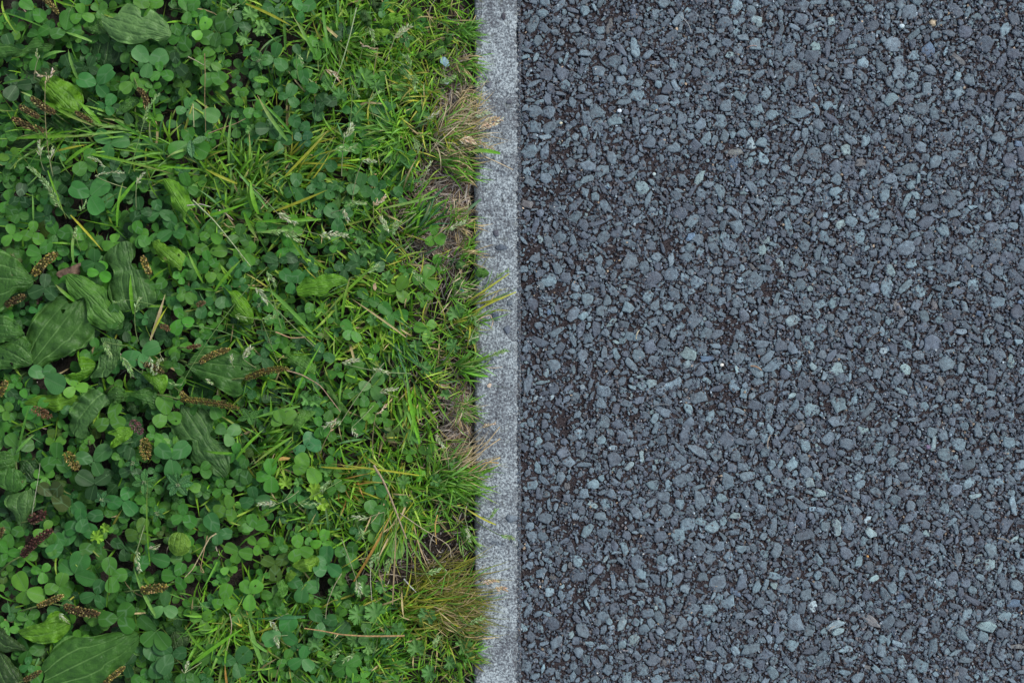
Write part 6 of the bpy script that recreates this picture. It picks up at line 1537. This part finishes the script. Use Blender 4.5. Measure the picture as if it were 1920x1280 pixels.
flake("dead_petal", "brown leaf scrap on the soil behind the hooked bright weed leaf", "leaf scrap", [(699, 532), (704, 530), (706, 540), (703, 545), (699, 540)], .004, (0.48, 0.33, 0.20), .0005)
flake("dead_petal", "golden brown dry scrap among clovers below the square-ended leaf", "leaf scrap", [(518, 860), (530, 856), (544, 858), (540, 862), (524, 863)], .012, (0.46, 0.30, 0.08), .0005)
flake("dead_petal", "pale orange scrap tucked under the star-shaped weed sprout", "leaf scrap", [(263, 914), (269, 912), (272, 919), (268, 926), (263, 922)], .012, (0.55, 0.36, 0.12), .0005)
flake("husk", "tiny cream husk on the lower half of the kerb", "husk", [(913, 722), (918, 718), (922, 720), (919, 727), (914, 726)], .0022, (0.60, 0.48, 0.36), .0008)
# pebbles set flush in the kerb
rk = random.Random(4)
for x, y, l, w, a, c in ((940, 464, 26, 11, 0, (.115, .145, .18)), (929, 594, 12, 15, 0, (.115, .155, .20)), (904, 601, 28, 12, 10, (.20, .21, .24)), (951, 617, 12, 17, 0, (.16, .195, .24)), (956, 567, 13, 12, 0, (.19, .23, .26)), (959, 972, 22, 16, 0, (.20, .25, .29)),
                         (944, 30, 9, 14, 0, (.09, .09, .11)), (916, 158, 12, 16, 0, (.20, .23, .27)), (930, 436, 12, 14, 0, (.13, .14, .17)), (955, 190, 10, 10, 0, (.16, .18, .21)), (897, 690, 10, 10, 0, (.05, .045, .06)), (960, 1010, 12, 10, 0, (.17, .19, .21)), (903, 1085, 10, 8, 0, (.17, .17, .19))):
    NS = 8
    X_, Y_, _z = W(x, y)
    V, T, C, _, _ = stone_arrays(np.array([X_]), np.array([Y_]), np.array([l * K / 2]), np.array([w * K / 2]), np.array([math.radians(a)]), np.array([0.0015]), np.array([c]), base=-.002, tilt=.01)
    org = np.array([X_, Y_, 0])
    obj("pebble", mesh_np("pebble", V - org, T, None, C, None, True), M_STONE, kerb, org)
# dry needles, husks and pale specks on the road
for x, y, a, L, w, c, lab in ((1418, 690, -22, 22, 3, (.42, .27, .17), "short rusty brown needle on the road stones"), (1443, 828, 80, 26, 2, (.46, .38, .30), "thin pale curved fibre standing between road stones"),
                         (1196, 627, 70, 18, 2.5, (.55, .50, .36), "small yellowish fibre on a broad flat road stone"), (1285, 45, -55, 38, 1.6, (.40, .42, .42), "hair-thin grey fibre near the top of the road"), (1640, 632, 40, 30, 1.6, (.12, .08, .05), "thin dark twig curving over the road stones"),
                         (1882, 1013, -20, 24, 2.2, (.34, .29, .22), "thin beige fibre near the right edge of the road"), (1238, 762, 8, 36, 2.0, (.20, .22, .23), "long grey sliver lying flat on the road"), (1410, 88, 10, 20, 1.6, (.42, .30, .26), "short pinkish fibre on the upper road"), (1560, 1178, 35, 14, 2, (.50, .46, .40), "short white fibre beside a long pale stone")):
    z = -.0016
    p0 = np.array(W(x - math.cos(math.radians(a)) * L / 2, y + math.sin(math.radians(a)) * L / 2, z)); p1 = np.array(W(x + math.cos(math.radians(a)) * L / 2, y - math.sin(math.radians(a)) * L / 2, z))
    acc = Acc(); tube(acc, curve(p0, p1, .001, .12, 6), w * K / 2, c, 4)
    me = acc.mesh("fibre", True)
    co = np.empty(len(me.vertices) * 3, np.float32); me.vertices.foreach_get("co", co); co = co.reshape(-1, 3) - p0.astype(np.float32); me.vertices.foreach_set("co", co.ravel())
    o = obj("dry_fibre", me, M_STRAW, None, p0); o["label"] = lab; o["category"] = "fibre"
for x, y, s, c, lab in ((1354, 684, 8, (.78, .76, .68), "tiny white husk on the dark patch in the road's middle"), (1162, 207, 9, (.66, .74, .80), "bright whitish chip in the dark band near the kerb"), (1628, 1043, 5, (.62, .34, .10), "tiny orange crumb low on the right of the road"),
                        (1052, 230, 6, (.70, .66, .48), "tiny cream crumb near the kerb"), (1227, 326, 7, (.50, .62, .60), "small round pale chip on the road"), (1692, 48, 10, (.52, .64, .68), "small rounded white pebble high on the road"), (1750, 42, 10, (.50, .40, .27), "small cream brown pebble high on the road")):
    r_ = random.Random(int(x)); k = 7
    flake("white_chip" if c[0] > .5 else "crumb", lab, "chip", [(x + math.cos(-t / k * 6.283) * s / 2 * r_.uniform(.7, 1.1), y + math.sin(-t / k * 6.283) * s / 2 * r_.uniform(.6, 1.0)) for t in range(k)], -.0012, c, .0016)
# pale specks scattered over the road
n = 380
px, py = rng.uniform(980, 2000, n), rng.uniform(-80, 1360, n); s_ = rng.uniform(.9, 2.3, n) * K / 2
cc = np.array([(.62, .62, .58), (.55, .46, .34), (.50, .56, .58), (.45, .25, .16)])[rng.choice(4, n, p=[.52, .16, .30, .02])]
V, T, C = grit_arrays((px - 960) * K, (640 - py) * K, s_ * rng.uniform(1, 2.2, n), s_, rng.uniform(0, 3, n), rng.normal(-.0032, .0006, n), cc, base=-0.008)
o = obj("specks", mesh_np("specks", V, T, None, C), M_FLAT, asphalt); o["kind"] = "stuff"
